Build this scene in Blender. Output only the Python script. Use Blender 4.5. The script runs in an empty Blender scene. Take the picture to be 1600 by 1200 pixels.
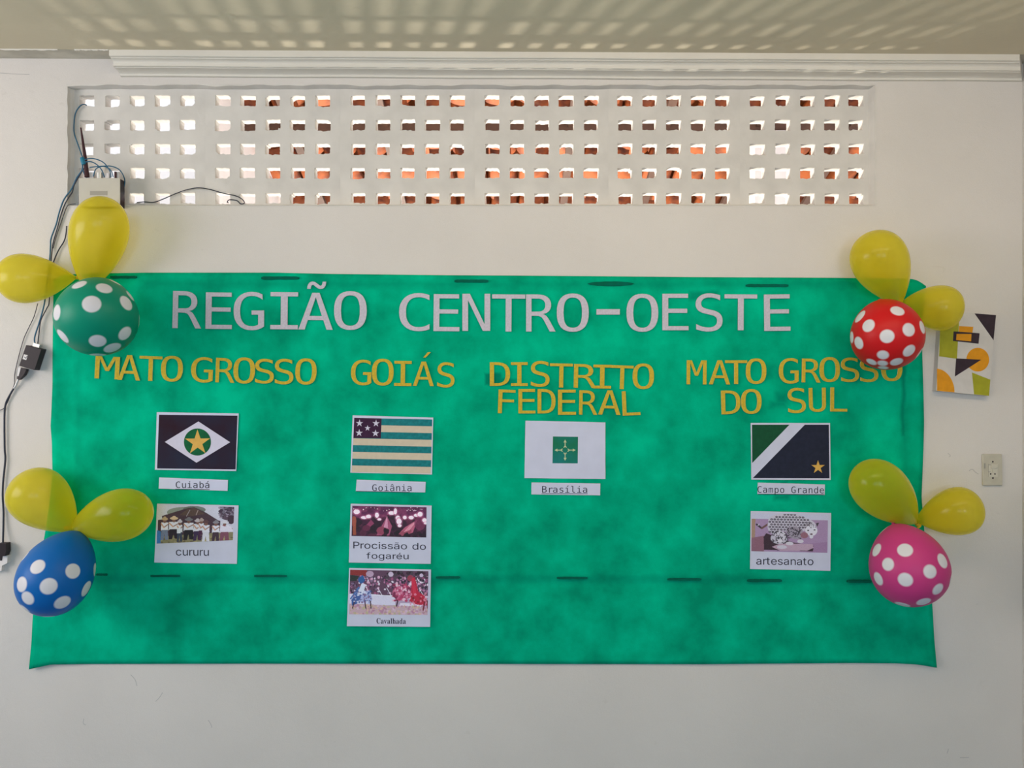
import bpy, bmesh, math, random, json
import numpy as np
from mathutils import Vector, Matrix, Quaternion
from mathutils.geometry import tessellate_polygon
random.seed(7)
scn = bpy.context.scene
COL = scn.collection
# ------------------------------------------------------------------ camera, world, light, exposure
D, CZ, F = 3.03, 1.65, 4000.0/3.0          # camera distance to the wall, camera height, focal length in pixels
cam_d = bpy.data.cameras.new('camera'); cam_d.lens = 30.0; cam_d.sensor_width = 36.0; cam_d.clip_start = 0.02
cam = bpy.data.objects.new('camera', cam_d); COL.objects.link(cam)
cam.location = (0, -D, CZ); cam.rotation_euler = (math.pi/2, 0, 0); scn.camera = cam
scn.view_settings.view_transform = 'Standard'; scn.view_settings.look = 'None'
scn.view_settings.gamma = 1.0; scn.view_settings.use_curve_mapping = False
scn.view_settings.exposure = 0.05
w = bpy.data.worlds.new('daylight'); scn.world = w; w.use_nodes = True
bg = w.node_tree.nodes['Background']; bg.inputs[0].default_value = (0.76, 0.87, 1.0, 1); bg.inputs[1].default_value = 2.6
def area(name, loc, target, sx, sy, power, color, spread=None):
    d = bpy.data.lights.new(name, 'AREA'); d.shape = 'RECTANGLE'; d.size = sx; d.size_y = sy
    d.energy = power; d.color = color
    if spread: d.spread = spread
    o = bpy.data.objects.new(name, d); COL.objects.link(o); o.location = loc
    o.rotation_euler = (Vector(target)-Vector(loc)).to_track_quat('-Z', 'Y').to_euler()
    return o
sun_d = bpy.data.lights.new('sun', 'SUN'); sun_d.energy = 4.0; sun_d.angle = 0.01; sun_d.color = (1, 0.93, 0.82)
sun = bpy.data.objects.new('sun', sun_d); COL.objects.link(sun); sun.location = (0, 0, 8)
sun.rotation_euler = Vector((-0.25, -0.35, -1)).to_track_quat('-Z', 'Y').to_euler()
# daylight entering by the windows of the left wall and of the wall behind the camera
area('left_window_daylight', (-3.55, -1.9, 2.05), (0, -1.0, 2.0), 2.0, 1.1, 47, (1.0, 0.88, 0.81))
area('back_window_daylight', (-0.9, -5.4, 1.95), (-0.3, 0, 1.2), 1.5, 1.1, 20, (0.40, 0.70, 1.0))
area('right_window_daylight', (1.1, -5.4, 1.95), (1.3, 0, 1.3), 0.9, 1.1, 24, (0.62, 0.82, 1.0))
area('added_top_fill', (0.55, -1.6, 2.68), (0.55, -0.7, 1.6), 2.4, 0.25, 14.5, (1.0, 0.78, 0.52))  # unseen warm fill, added to brighten the upper part of the wall
# sunlit patch of paving outside, throwing light up through the vent holes onto the ceiling
area('sunlit_paving_bounce', (-1.0, 3.55, 0.34), (0.3, -0.2, 2.6), 0.32, 0.55, 115, (1.0, 0.93, 0.82), 1.6)

# ------------------------------------------------------------------ helpers
def P(px, py, out=0.0):
    z = D-out
    return Vector(((px-800.0)*z/F, -out, CZ+(600.0-py)*z/F))
def lin(c):
    r = []
    for v in c[:3]:
        v = v/255.0
        r.append(v/12.92 if v <= 0.04045 else ((v+0.055)/1.055)**2.4)
    return tuple(r)
def mat(name, rgb, rough=0.6, spec=0.3, noise=0.0, nscale=8.0, bump=0.0, bscale=200.0, metal=0.0, rgb2=None, detail=4.0, ramp=(0.35, 0.65)):
    m = bpy.data.materials.new(name); m.use_nodes = True
    nt = m.node_tree; N = nt.nodes; L = nt.links; b = N['Principled BSDF']
    c = lin(rgb) if max(rgb) > 1 else rgb
    b.inputs['Base Color'].default_value = (*c, 1); b.inputs['Roughness'].default_value = rough
    b.inputs['Specular IOR Level'].default_value = spec; b.inputs['Metallic'].default_value = metal
    tc = N.new('ShaderNodeTexCoord')
    if noise > 0 or rgb2:
        n = N.new('ShaderNodeTexNoise'); n.inputs['Scale'].default_value = nscale; n.inputs['Detail'].default_value = detail
        L.new(tc.outputs['Object'], n.inputs['Vector'])
        r = N.new('ShaderNodeValToRGB'); r.color_ramp.elements[0].position = ramp[0]; r.color_ramp.elements[1].position = ramp[1]
        c2 = lin(rgb2) if rgb2 else tuple(v*(1-noise) for v in c)
        r.color_ramp.elements[0].color = (*c2, 1); r.color_ramp.elements[1].color = (*c, 1)
        L.new(n.outputs['Fac'], r.inputs['Fac']); L.new(r.outputs['Color'], b.inputs['Base Color'])
    if bump > 0:
        n2 = N.new('ShaderNodeTexNoise'); n2.inputs['Scale'].default_value = bscale; n2.inputs['Detail'].default_value = 3
        L.new(tc.outputs['Object'], n2.inputs['Vector'])
        bp = N.new('ShaderNodeBump'); bp.inputs['Strength'].default_value = bump; bp.inputs['Distance'].default_value = 0.002
        L.new(n2.outputs['Fac'], bp.inputs['Height']); L.new(bp.outputs['Normal'], b.inputs['Normal'])
    return m
def tag(o, label=None, cat=None, group=None, kind=None):
    if label: o['label'] = label
    if cat: o['category'] = cat
    if group: o['group'] = group
    if kind: o['kind'] = kind
    return o
def empty(name, loc):
    o = bpy.data.objects.new(name, None); COL.objects.link(o); o.location = loc; o.empty_display_size = 0.05
    return o
def mesh_obj(name, verts, faces, mats, parent=None, origin=None, smooth=False, midx=None):
    """verts are in world space (or in the parent's space shifted by origin)"""
    if not isinstance(mats, (list, tuple)): mats = [mats]
    if origin is None:
        origin = Vector((0, 0, 0)) if parent is None else Vector(parent['_o']) if '_o' in parent else Vector(parent.location)
    origin = Vector(origin)
    me = bpy.data.meshes.new(name)
    me.from_pydata([tuple(Vector(v)-origin) for v in verts], [], [tuple(f) for f in faces])
    for m in mats: me.materials.append(m)
    if midx: me.polygons.foreach_set('material_index', midx)
    if smooth: me.polygons.foreach_set('use_smooth', [True]*len(me.polygons))
    bm = bmesh.new(); bm.from_mesh(me); bmesh.ops.recalc_face_normals(bm, faces=bm.faces); bm.to_mesh(me); bm.free()
    me.update()
    o = bpy.data.objects.new(name, me); COL.objects.link(o)
    if parent is not None:
        o.parent = parent; o.location = origin-abs_loc(parent)
    else:
        o.location = origin
    return o
def abs_loc(o):
    v = Vector(o.location)
    while o.parent is not None:
        o = o.parent; v += Vector(o.location)
    return v
def child(name, verts, faces, mats, parent, smooth=False, midx=None):
    return mesh_obj(name, verts, faces, mats, parent, origin=center(verts), smooth=smooth, midx=midx)
def center(verts):
    a = np.array([tuple(v) for v in verts]); return Vector((a.min(0)+a.max(0))/2)
class MB:
    def __init__(s): s.v = []; s.f = []; s.m = []
    def add(s, v, f, m=0):
        b = len(s.v); s.v += [Vector(x) for x in v]; s.f += [tuple(i+b for i in q) for q in f]; s.m += [m]*len(f)
        return s
    def box(s, lo, hi, m=0):
        x0, y0, z0 = lo; x1, y1, z1 = hi
        return s.add([(x0,y0,z0),(x1,y0,z0),(x1,y1,z0),(x0,y1,z0),(x0,y0,z1),(x1,y0,z1),(x1,y1,z1),(x0,y1,z1)],
                     [(0,3,2,1),(4,5,6,7),(0,1,5,4),(1,2,6,5),(2,3,7,6),(3,0,4,7)], m)
    def build(s, name, mats, parent=None, smooth=False, origin=None):
        if origin is None: origin = center(s.v)
        return mesh_obj(name, s.v, s.f, mats, parent, origin, smooth, s.m)
def tess(loops):
    area = lambda l: 0.5*sum(l[i][0]*l[(i+1) % len(l)][1]-l[(i+1) % len(l)][0]*l[i][1] for i in range(len(l)))
    flat = [p for lp in loops for p in lp]; want = abs(area(loops[0]))-sum(abs(area(l)) for l in loops[1:]); best = None
    base = []; b = 0
    for lp in loops: base.append(list(range(b, b+len(lp)))); b += len(lp)
    for k in range(40):
        rl = [ix[(k*3) % len(ix):]+ix[:(k*3) % len(ix)] for ix in base]; ids = [i for l in rl for i in l]
        ang = 0.37*k; ca, sa = math.cos(ang), math.sin(ang)
        tri = tessellate_polygon([[Vector((flat[i][0]*ca-flat[i][1]*sa, flat[i][0]*sa+flat[i][1]*ca, 0)) for i in l] for l in rl])
        tri = [tuple(ids[i] for i in t) for t in tri]
        got = sum(abs(area([flat[i] for i in t])) for t in tri); err = abs(got-want)/want
        if best is None or err < best[0]: best = (err, tri)
        if err < 1e-3: break
    return best[1]
def plate(loops, out0, out1, jit=0.0, curl=None):
    """flat piece cut along pixel outlines (first loop outer, others holes), from depth out0 (wall side) to out1 (room side)"""
    tri = tess(loops)
    flat = [p for lp in loops for p in lp]; n = len(flat)
    mb = MB()
    V = [P(x, y, out1) for x, y in flat]
    B = [Vector((v.x, -out0, v.z)) for v in V]
    faces = [tuple(t) for t in tri]
    mb.add(V+B, faces+[tuple(i+n for i in reversed(t)) for t in faces])
    b = 0; side = []
    for lp in loops:
        k = len(lp)
        for i in range(k):
            j = (i+1) % k
            side.append((b+i, b+j, b+j+n, b+i+n))
        b += k
    mb.f += side; mb.m += [1]*len(side)
    return mb
def tube(pts, r, seg=8, sub=6, taper=None, cap=True):
    pts = [Vector(p) for p in pts]
    if sub > 1 and len(pts) > 2:
        q = []
        for i in range(len(pts)-1):
            p0 = pts[max(i-1, 0)]; p1 = pts[i]; p2 = pts[i+1]; p3 = pts[min(i+2, len(pts)-1)]
            for k in range(sub):
                t = k/sub
                q.append(0.5*((2*p1)+(p2-p0)*t+(2*p0-5*p1+4*p2-p3)*t*t+(-p0+3*p1-3*p2+p3)*t**3))
        q.append(pts[-1]); pts = q
    mb = MB(); n = len(pts); V = []; up = Vector((0, 1, 0.1)).normalized()
    for i, p in enumerate(pts):
        t = (pts[min(i+1, n-1)]-pts[max(i-1, 0)]).normalized()
        a = t.cross(up); a = a.normalized() if a.length > 1e-4 else Vector((1, 0, 0)); b = t.cross(a).normalized(); 
        rr = r if taper is None else r*(1+(taper-1)*i/(n-1))
        for k in range(seg):
            an = 2*math.pi*k/seg; V.append(p+a*math.cos(an)*rr+b*math.sin(an)*rr)
    f = [(i*seg+k, i*seg+(k+1) % seg, (i+1)*seg+(k+1) % seg, (i+1)*seg+k) for i in range(n-1) for k in range(seg)]
    if cap: f += [tuple(range(seg)), tuple((n-1)*seg+k for k in reversed(range(seg)))]
    return mb.add(V, f)
def cyl(mb, c, axis, r, h, seg=16, m=0):
    c = Vector(c); axis = Vector(axis).normalized(); a = axis.orthogonal().normalized(); b = axis.cross(a)
    V = [c+s*axis*h/2+a*math.cos(2*math.pi*k/seg)*r+b*math.sin(2*math.pi*k/seg)*r for s in (-1, 1) for k in range(seg)]
    f = [(k, (k+1) % seg, seg+(k+1) % seg, seg+k) for k in range(seg)]+[tuple(range(seg)), tuple(seg+k for k in range(seg))]
    return mb.add(V, f, m)

# ------------------------------------------------------------------ materials
def wall_mat():
    m = mat('wall_paint', (226, 221, 214), rough=0.75, spec=0.25)
    nt = m.node_tree; N = nt.nodes; L = nt.links; b = N['Principled BSDF']; tc = [n for n in N if n.type == 'TEX_COORD'][0]
    def noise(scale, detail=4, dist=0.0, sc=None):
        n = N.new('ShaderNodeTexNoise'); n.inputs['Scale'].default_value = scale; n.inputs['Detail'].default_value = detail; n.inputs['Distortion'].default_value = dist
        if sc:
            mp = N.new('ShaderNodeMapping'); mp.inputs['Scale'].default_value = sc; L.new(tc.outputs['Object'], mp.inputs['Vector']); L.new(mp.outputs[0], n.inputs['Vector'])
        else: L.new(tc.outputs['Object'], n.inputs['Vector'])
        return n
    def ramp(n, p0, p1, c0, c1):
        r = N.new('ShaderNodeValToRGB'); e = r.color_ramp.elements; e[0].position = p0; e[1].position = p1
        e[0].color = (*c0, 1); e[1].color = (*c1, 1); L.new(n.outputs['Fac'], r.inputs['Fac']); return r
    c = WALLC
    a = ramp(noise(2.2, 5), 0.3, 0.7, tuple(v*0.93 for v in c), c)
    s = ramp(noise(9, 5, 1.5, (1, 1, 1.8)), 0.70, 0.80, (1, 1, 1), (0.78, 0.77, 0.74))      # scuffs
    s2 = ramp(noise(420, 2), 0.3, 0.7, (0.93, 0.93, 0.93), (1, 1, 1))
    mx = N.new('ShaderNodeMix'); mx.data_type = 'RGBA'; mx.blend_type = 'MULTIPLY'; mx.inputs[0].default_value = 0.35
    L.new(a.outputs[0], mx.inputs[6]); L.new(s.outputs[0], mx.inputs[7])
    mx2 = N.new('ShaderNodeMix'); mx2.data_type = 'RGBA'; mx2.blend_type = 'MULTIPLY'; mx2.inputs[0].default_value = 1
    L.new(mx.outputs[2], mx2.inputs[6]); L.new(s2.outputs[0], mx2.inputs[7]); L.new(mx2.outputs[2], b.inputs['Base Color'])
    h = noise(35, 6); h2 = noise(300, 2)
    ad = N.new('ShaderNodeMath'); ad.operation = 'MULTIPLY_ADD'; ad.inputs[1].default_value = 0.35; L.new(h2.outputs['Fac'], ad.inputs[0]); L.new(h.outputs['Fac'], ad.inputs[2])
    bp = N.new('ShaderNodeBump'); bp.inputs['Strength'].default_value = 0.35; bp.inputs['Distance'].default_value = 0.003
    L.new(ad.outputs[0], bp.inputs['Height']); L.new(bp.outputs[0], b.inputs['Normal'])
    return m
WALLC = (0.74, 0.695, 0.645)
M_wall = wall_mat()
M_room = mat('plain_room_paint', (0.60, 0.57, 0.53), rough=0.8)
M_ceil = mat('ceiling_paint', (0.68, 0.60, 0.44), rough=0.85, noise=0.08, nscale=3, bump=0.25, bscale=60)
M_ceil2 = mat('bare_ceiling_plaster', (0.60, 0.56, 0.47), rough=0.9, noise=0.2, nscale=14, bump=0.5, bscale=60)
M_crown = mat('gypsum_crown', (0.74, 0.70, 0.62), rough=0.8, noise=0.05, nscale=6, bump=0.15, bscale=90)
M_floor = mat('floor_cement', (0.17, 0.27, 0.40), rough=0.6, noise=0.2, nscale=5)
M_block = mat('painted_concrete_block', (0.71, 0.675, 0.625), rough=0.85, noise=0.12, nscale=9, bump=0.5, bscale=45)
M_out = mat('outside_whitewash', (0.70, 0.64, 0.61), rough=0.85, noise=0.05, nscale=4)
M_paving = mat('outside_paving', (0.62, 0.57, 0.5), rough=0.9, noise=0.2, nscale=5)
M_tile = mat('terracotta', (0.33, 0.075, 0.012), rough=0.8, spec=0.3, rgb2=(74, 30, 18), nscale=9, bump=0.3, bscale=80, ramp=(0.3, 0.6))
M_wood = mat('brown_timber', (0.11, 0.055, 0.036), rough=0.7, noise=0.3, nscale=12)
def fabric_mat():
    m = mat('green_nonwoven_fabric', (0.0, 0.40, 0.22), rough=0.9, spec=0.04)
    nt = m.node_tree; N = nt.nodes; L = nt.links; b = N['Principled BSDF']; tc = [n for n in N if n.type == 'TEX_COORD'][0]
    n = N.new('ShaderNodeTexNoise'); n.inputs['Scale'].default_value = 6.0; n.inputs['Detail'].default_value = 6; n.inputs['Roughness'].default_value = 0.6
    L.new(tc.outputs['Object'], n.inputs['Vector'])
    r = N.new('ShaderNodeValToRGB'); e = r.color_ramp.elements
    e[0].position = 0.33; e[0].color = (*FAB0, 1); e[1].position = 0.68; e[1].color = (*FAB1, 1)
    L.new(n.outputs['Fac'], r.inputs['Fac'])
    last = r.outputs['Color']
    # shapes of the board behind showing through the thin fabric: soft boxes (px centre, half size, softness, strength)
    sep = N.new('ShaderNodeSeparateXYZ'); L.new(tc.outputs['Object'], sep.inputs[0])
    def mth(op, a, bb=None, c=None, clamp=False):
        q = N.new('ShaderNodeMath'); q.operation = op; q.use_clamp = clamp
        for i, v in enumerate((a, bb, c)):
            if v is None: continue
            if isinstance(v, (int, float)): q.inputs[i].default_value = v
            else: L.new(v, q.inputs[i])
        return q.outputs[0]
    # slightly wavy coordinates so that nothing is ruler-straight
    nz = N.new('ShaderNodeTexNoise'); nz.inputs['Scale'].default_value = 14; nz.inputs['Detail'].default_value = 3; L.new(tc.outputs['Object'], nz.inputs['Vector'])
    wob = mth('MULTIPLY_ADD', nz.outputs['Fac'], 0.02, -0.01)
    X = mth('ADD', sep.outputs[0], wob); Z = mth('ADD', sep.outputs[2], wob)
    tot = None
    for (cx, cy, hx, hy, soft, st) in SHADES:
        c = P(cx, cy, 0.012)-BAN_O; s = (D-0.012)/F
        dx = mth('SUBTRACT', mth('ABSOLUTE', mth('SUBTRACT', X, c.x)), hx*s)
        dz = mth('SUBTRACT', mth('ABSOLUTE', mth('SUBTRACT', Z, c.z)), hy*s)
        d = mth('MAXIMUM', dx, dz)
        k = mth('MULTIPLY', mth('MULTIPLY_ADD', d, -1.0/(soft*s), 0.5, clamp=True), st)
        tot = k if tot is None else mth('MAXIMUM', tot, k)
    mx = N.new('ShaderNodeMix'); mx.data_type = 'RGBA'; mx.blend_type = 'MIX'
    L.new(tot, mx.inputs[0]); L.new(last, mx.inputs[6]); mx.inputs[7].default_value = (*FAB2, 1)
    L.new(mx.outputs[2], b.inputs['Base Color'])
    n2 = N.new('ShaderNodeTexNoise'); n2.inputs['Scale'].default_value = 260; n2.inputs['Detail'].default_value = 2; L.new(tc.outputs['Object'], n2.inputs['Vector'])
    bp = N.new('ShaderNodeBump'); bp.inputs['Strength'].default_value = 0.2; bp.inputs['Distance'].default_value = 0.002
    L.new(n2.outputs['Fac'], bp.inputs['Height']); L.new(bp.outputs[0], b.inputs['Normal'])
    return m
FAB0 = (0.0, 0.285, 0.155); FAB1 = (0.0, 0.53, 0.295); FAB2 = (0.0, 0.16, 0.10)
SHADES = [(780, 444, 560, 6, 10, 0.30), (760, 905, 640, 3, 12, 0.28), (121, 690, 3, 220, 14, 0.35), (1412, 620, 2, 60, 8, 0.9), (1416, 770, 3, 130, 14, 0.35),
          (770, 592, 12, 9, 4, 0.75), (785, 597, 22, 5, 4, 0.6), (1100, 462, 22, 7, 8, 0.55), (1222, 622, 9, 9, 10, 0.6), (1216, 632, 12, 5, 8, 0.5),
          (1226, 756, 5, 4, 6, 0.7), (1222, 777, 12, 4, 8, 0.6), (1204, 580, 6, 10, 10, 0.35), (525, 555, 8, 20, 18, 0.3)]
BAN_O = P(762, 735, 0.0)
M_fabric = fabric_mat()
M_tapeg = mat('dark_tape_under_fabric', (0.0, 0.13, 0.085), rough=0.85, spec=0.1, rgb2=(0, 92, 70), nscale=30)
M_grey = mat('light_grey_craft_foam', (0.60, 0.56, 0.63), rough=0.8, spec=0.2, noise=0.12, nscale=160, bump=0.2, bscale=400)
M_yel = mat('mustard_craft_foam', (0.66, 0.46, 0.045), rough=0.8, spec=0.2, noise=0.18, nscale=120, bump=0.2, bscale=400)
M_yele = mat('painted_edge_highlight', (0.80, 0.72, 0.40), rough=0.8)  # light catching the foam's cut edges, painted in as a paler yellow
M_paper = mat('white_printer_paper', (0.63, 0.65, 0.80), rough=0.7, spec=0.2, noise=0.05, nscale=18)
M_ink = mat('black_ink', (0.035, 0.035, 0.06), rough=0.7, spec=0.2)
def ink(name, rgb, noise=0.12, rgb2=None, nscale=60): return mat(name, rgb, rough=0.7, spec=0.2, noise=noise, rgb2=rgb2, nscale=nscale)
M_photo = bpy.data.materials.new('printed_photograph'); M_photo.use_nodes = True
_n = M_photo.node_tree.nodes.new('ShaderNodeVertexColor'); _n.layer_name = 'Print'
M_photo.node_tree.links.new(_n.outputs[0], M_photo.node_tree.nodes['Principled BSDF'].inputs['Base Color'])
M_photo.node_tree.nodes['Principled BSDF'].inputs['Roughness'].default_value = 0.6

# ------------------------------------------------------------------ room shell
XL, XR, YB = -3.7, 1.812, -5.6
HC = 1.143
def ceil_z(x): return CZ+HC+0.007-0.0052*(x+1.4)          # the ceiling drops slightly to the right
def seg_wall(name, axis, at, u0, u1, z0, z1, holes, t=0.15, material=None):
    """wall slab with rectangular openings; axis 'x': plane x=at running along y"""
    us = sorted({u0, u1, *[h[0] for h in holes], *[h[1] for h in holes]}); zs = sorted({z0, z1, *[h[2] for h in holes], *[h[3] for h in holes]})
    mb = MB()
    for i in range(len(us)-1):
        for j in range(len(zs)-1):
            uc = (us[i]+us[i+1])/2; zc = (zs[j]+zs[j+1])/2
            if any(h[0] < uc < h[1] and h[2] < zc < h[3] for h in holes): continue
            if axis == 'x': mb.box((min(at, at+t), us[i], zs[j]), (max(at, at+t), us[i+1], zs[j+1]))
            else: mb.box((us[i], min(at, at+t), zs[j]), (us[i+1], max(at, at+t), zs[j+1]))
    o = mb.build(name, material or M_room); tag(o, kind='structure'); return o
# opening of the pierced panel in the front wall
OX0, OX1 = P(105, 0).x, P(1367.5, 0).x
OZ1, OZ0 = P(0, 132.5).z, P(0, 321).z
ZT = CZ+HC+0.05
seg_wall('wall_front', 'y', 0.0, XL, XR, 0.0, ZT, [(OX0, OX1, OZ0, OZ1)], t=0.076, material=M_wall)
seg_wall('wall_left', 'x', XL, YB, 0.0, 0.0, ZT, [(-2.95, -0.85, 1.25, 2.6)], t=-0.15)
seg_wall('wall_right', 'x', XR, YB, 0.0, 0.0, ZT, [], t=0.15)
seg_wall('wall_back', 'y', YB, XL, XR, 0.0, ZT, [(-1.7, -0.1, 1.4, 2.6), (0.6, 1.6, 1.4, 2.6)], t=-0.15)
tag(MB().box((XL, YB, -0.08), (XR, 0.0, 0.0)).build('floor', M_floor), kind='structure')
mb = MB()
a, b_ = ceil_z(XL), ceil_z(XR); yf = -0.095
mb.add([(XL, YB, a), (XR, YB, b_), (XR, yf, b_), (XL, yf, a), (XL, YB, a+.25), (XR, YB, b_+.25), (XR, yf, b_+.25), (XL, yf, a+.25)],
       [(0,3,2,1),(4,5,6,7),(0,1,5,4),(1,2,6,5),(2,3,7,6),(3,0,4,7)])
ceiling = mb.build('ceiling', M_ceil); tag(ceiling, kind='structure')
mb = MB()
mb.add([(XL, yf, a+.004), (XR, yf, b_+.004), (XR, 0.09, b_+.004), (XL, 0.09, a+.004), (XL, yf, a+.25), (XR, yf, b_+.25), (XR, 0.09, b_+.25), (XL, 0.09, a+.25)],
       [(0,3,2,1),(4,5,6,7),(0,1,5,4),(1,2,6,5),(2,3,7,6),(3,0,4,7)])
mb.build('bare_strip', M_ceil2, parent=ceiling)
# crown moulding: profile (out from the wall, drop below the ceiling)
prof = [(0.095, -0.004), (0.0955, 0.0), (0.095, 0.019), (0.0935, 0.021), (0.0845, 0.0225), (0.0835, 0.024)]
for k in range(7):
    t = k/6*math.pi/2
    prof.append((0.083-0.017*math.sin(t), 0.025+0.0095*(1-math.cos(t))))
prof += [(0.0655, 0.036), (0.065, 0.0425), (0.064, 0.044), (0.0555, 0.0455)]
for k in range(9):
    t = k/8*math.pi/2
    prof.append((0.0545-0.0415*math.sin(t), 0.047+0.0085*(1-math.cos(t))))
prof += [(0.0125, 0.0585), (0.011, 0.060), (-0.0005, 0.0605), (-0.0005, -0.004)]
npf = len(prof); mb = MB(); V = []
xa = lambda out: -1.386+0.0*out; xb = lambda out: 1.811-0.065*out/0.095
NS = 60
for i in range(NS+1):
    for (o_, d_) in prof:
        x = xa(o_)+(xb(o_)-xa(o_))*i/NS
        V.append((x, -o_, ceil_z(x)-d_+0.0006*math.sin(x*9)*(d_ > 0)))
fcs = [(i*npf+k, i*npf+(k+1) % npf, (i+1)*npf+(k+1) % npf, (i+1)*npf+k) for i in range(NS) for k in range(npf)]
fcs += [tuple(range(npf)), tuple(NS*npf+k for k in range(npf))]
mb.add(V, fcs); tag(mb.build('trim_1', M_crown), kind='structure')
# ridge of old plaster where the moulding is missing
rd = MB()
for (pa, pb) in ((-90, 91), (117, 170)):
    n = 26; V = []; f = []
    for i in range(n+1):
        p = P(pa+(pb-pa)*i/n, 80, 0.094); z = ceil_z(p.x)
        hgt = 0.0035+0.0012*math.sin(i*2.3)+0.001*math.sin(i*0.9)
        V += [(p.x, -0.099, z+.001), (p.x, -0.0975, z-hgt), (p.x, -0.092, z-hgt*0.8), (p.x, -0.089, z+.006)]
    f = [(i*4+k, i*4+(k+1) % 4, i*4+4+(k+1) % 4, i*4+4+k) for i in range(n) for k in range(4)]+[(0, 1, 2, 3), (n*4, n*4+3, n*4+2, n*4+1)]
    rd.add(V, f)
rd.build('plaster_ridge', M_crown, parent=ceiling)

M_scuff = mat('wall_scuff', (0.47, 0.45, 0.43), rough=0.9)
wall_f = bpy.data.objects['wall_front']
for pts in ([(204, 1054), (211, 1062), (214, 1072)], [(254, 1082), (249, 1090), (243, 1096)], [(325, 1125), (329, 1131), (331, 1137)], [(131, 1123), (130, 1130), (134, 1133)],
            [(1514, 736), (1519, 733), (1523, 737), (1529, 741)], [(1481, 708), (1485, 712), (1483, 714)], [(1480, 1177), (1482, 1170)], [(1500, 1184), (1514, 1183.5)], [(0, 114), (20, 115.5), (46, 116.5)], [(1444, 1000), (1446, 1001)]):
    q = tube([P(x, y, 0.0002) for x, y in pts], 0.0011, 5, 3)
    q.v = [Vector((v.x, v.y*0.35, v.z)) for v in q.v]; q.build('scuff_mark', M_scuff, parent=wall_f)
# ------------------------------------------------------------------ pierced vent panel of breeze blocks
win = empty('window_1', ((OX0+OX1)/2, 0.06, OZ0)); tag(win, kind='structure')
RO = -0.030                                  # panel face lies 3 cm behind the wall face
def ring_pts(x0, x1, y0, y1, out, n=120, ny=16, amp=0.0, sd=0):
    rnd = random.Random(sd); pts = []
    wv = lambda t, ph: amp*(0.6*math.sin(t*23+ph)+0.5*math.sin(t*57+ph*2)+0.35*math.sin(t*11+ph))
    for i in range(n): pts.append(P(x0+(x1-x0)*i/n, y0+wv(i/n*3, 1), out))
    for i in range(ny): pts.append(P(x1+wv(i/ny, 2)*0.6, y0+(y1-y0)*i/ny, out))
    for i in range(n): pts.append(P(x1+(x0-x1)*i/n, y1, out))
    for i in range(ny): pts.append(P(x0+wv(i/ny, 3)*0.6, y1+(y0-y1)*i/ny, out))
    return pts
rings = [ring_pts(103.5, 1369, 131, 322.5, 0.0006), ring_pts(105.5, 1367, 133.2, 321, 0.0008, amp=1.5), ring_pts(110, 1361.5, 137.0, 320.5, -0.016, amp=1.2),
         ring_pts(117, 1357, 139.6, 320.2, RO-0.001, amp=0.5)]
V = [p for r in rings for p in r]; n = len(rings[0])
F_ = [(r*n+i, r*n+(i+1) % n, (r+1)*n+(i+1) % n, (r+1)*n+i) for r in range(3) for i in range(n)]
child('reveal', V, F_, M_block, win)
gx = [[135,175,214,254,293],[348,387,426,465,504],[559,598,637,675,714],[769,808,847,885,924],[977,1015,1053,1091,1129],[1183,1223,1262,1300,1337.5]]
gy = [157.5, 195.5, 233, 270.5, 310]
bxs = [111, 320.5, 531.5, 741.5, 950.5, 1156, 1364]
ys_b = [132, 176.5, 214.2, 251.8, 290, 326]
rb = random.Random(11)
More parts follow.
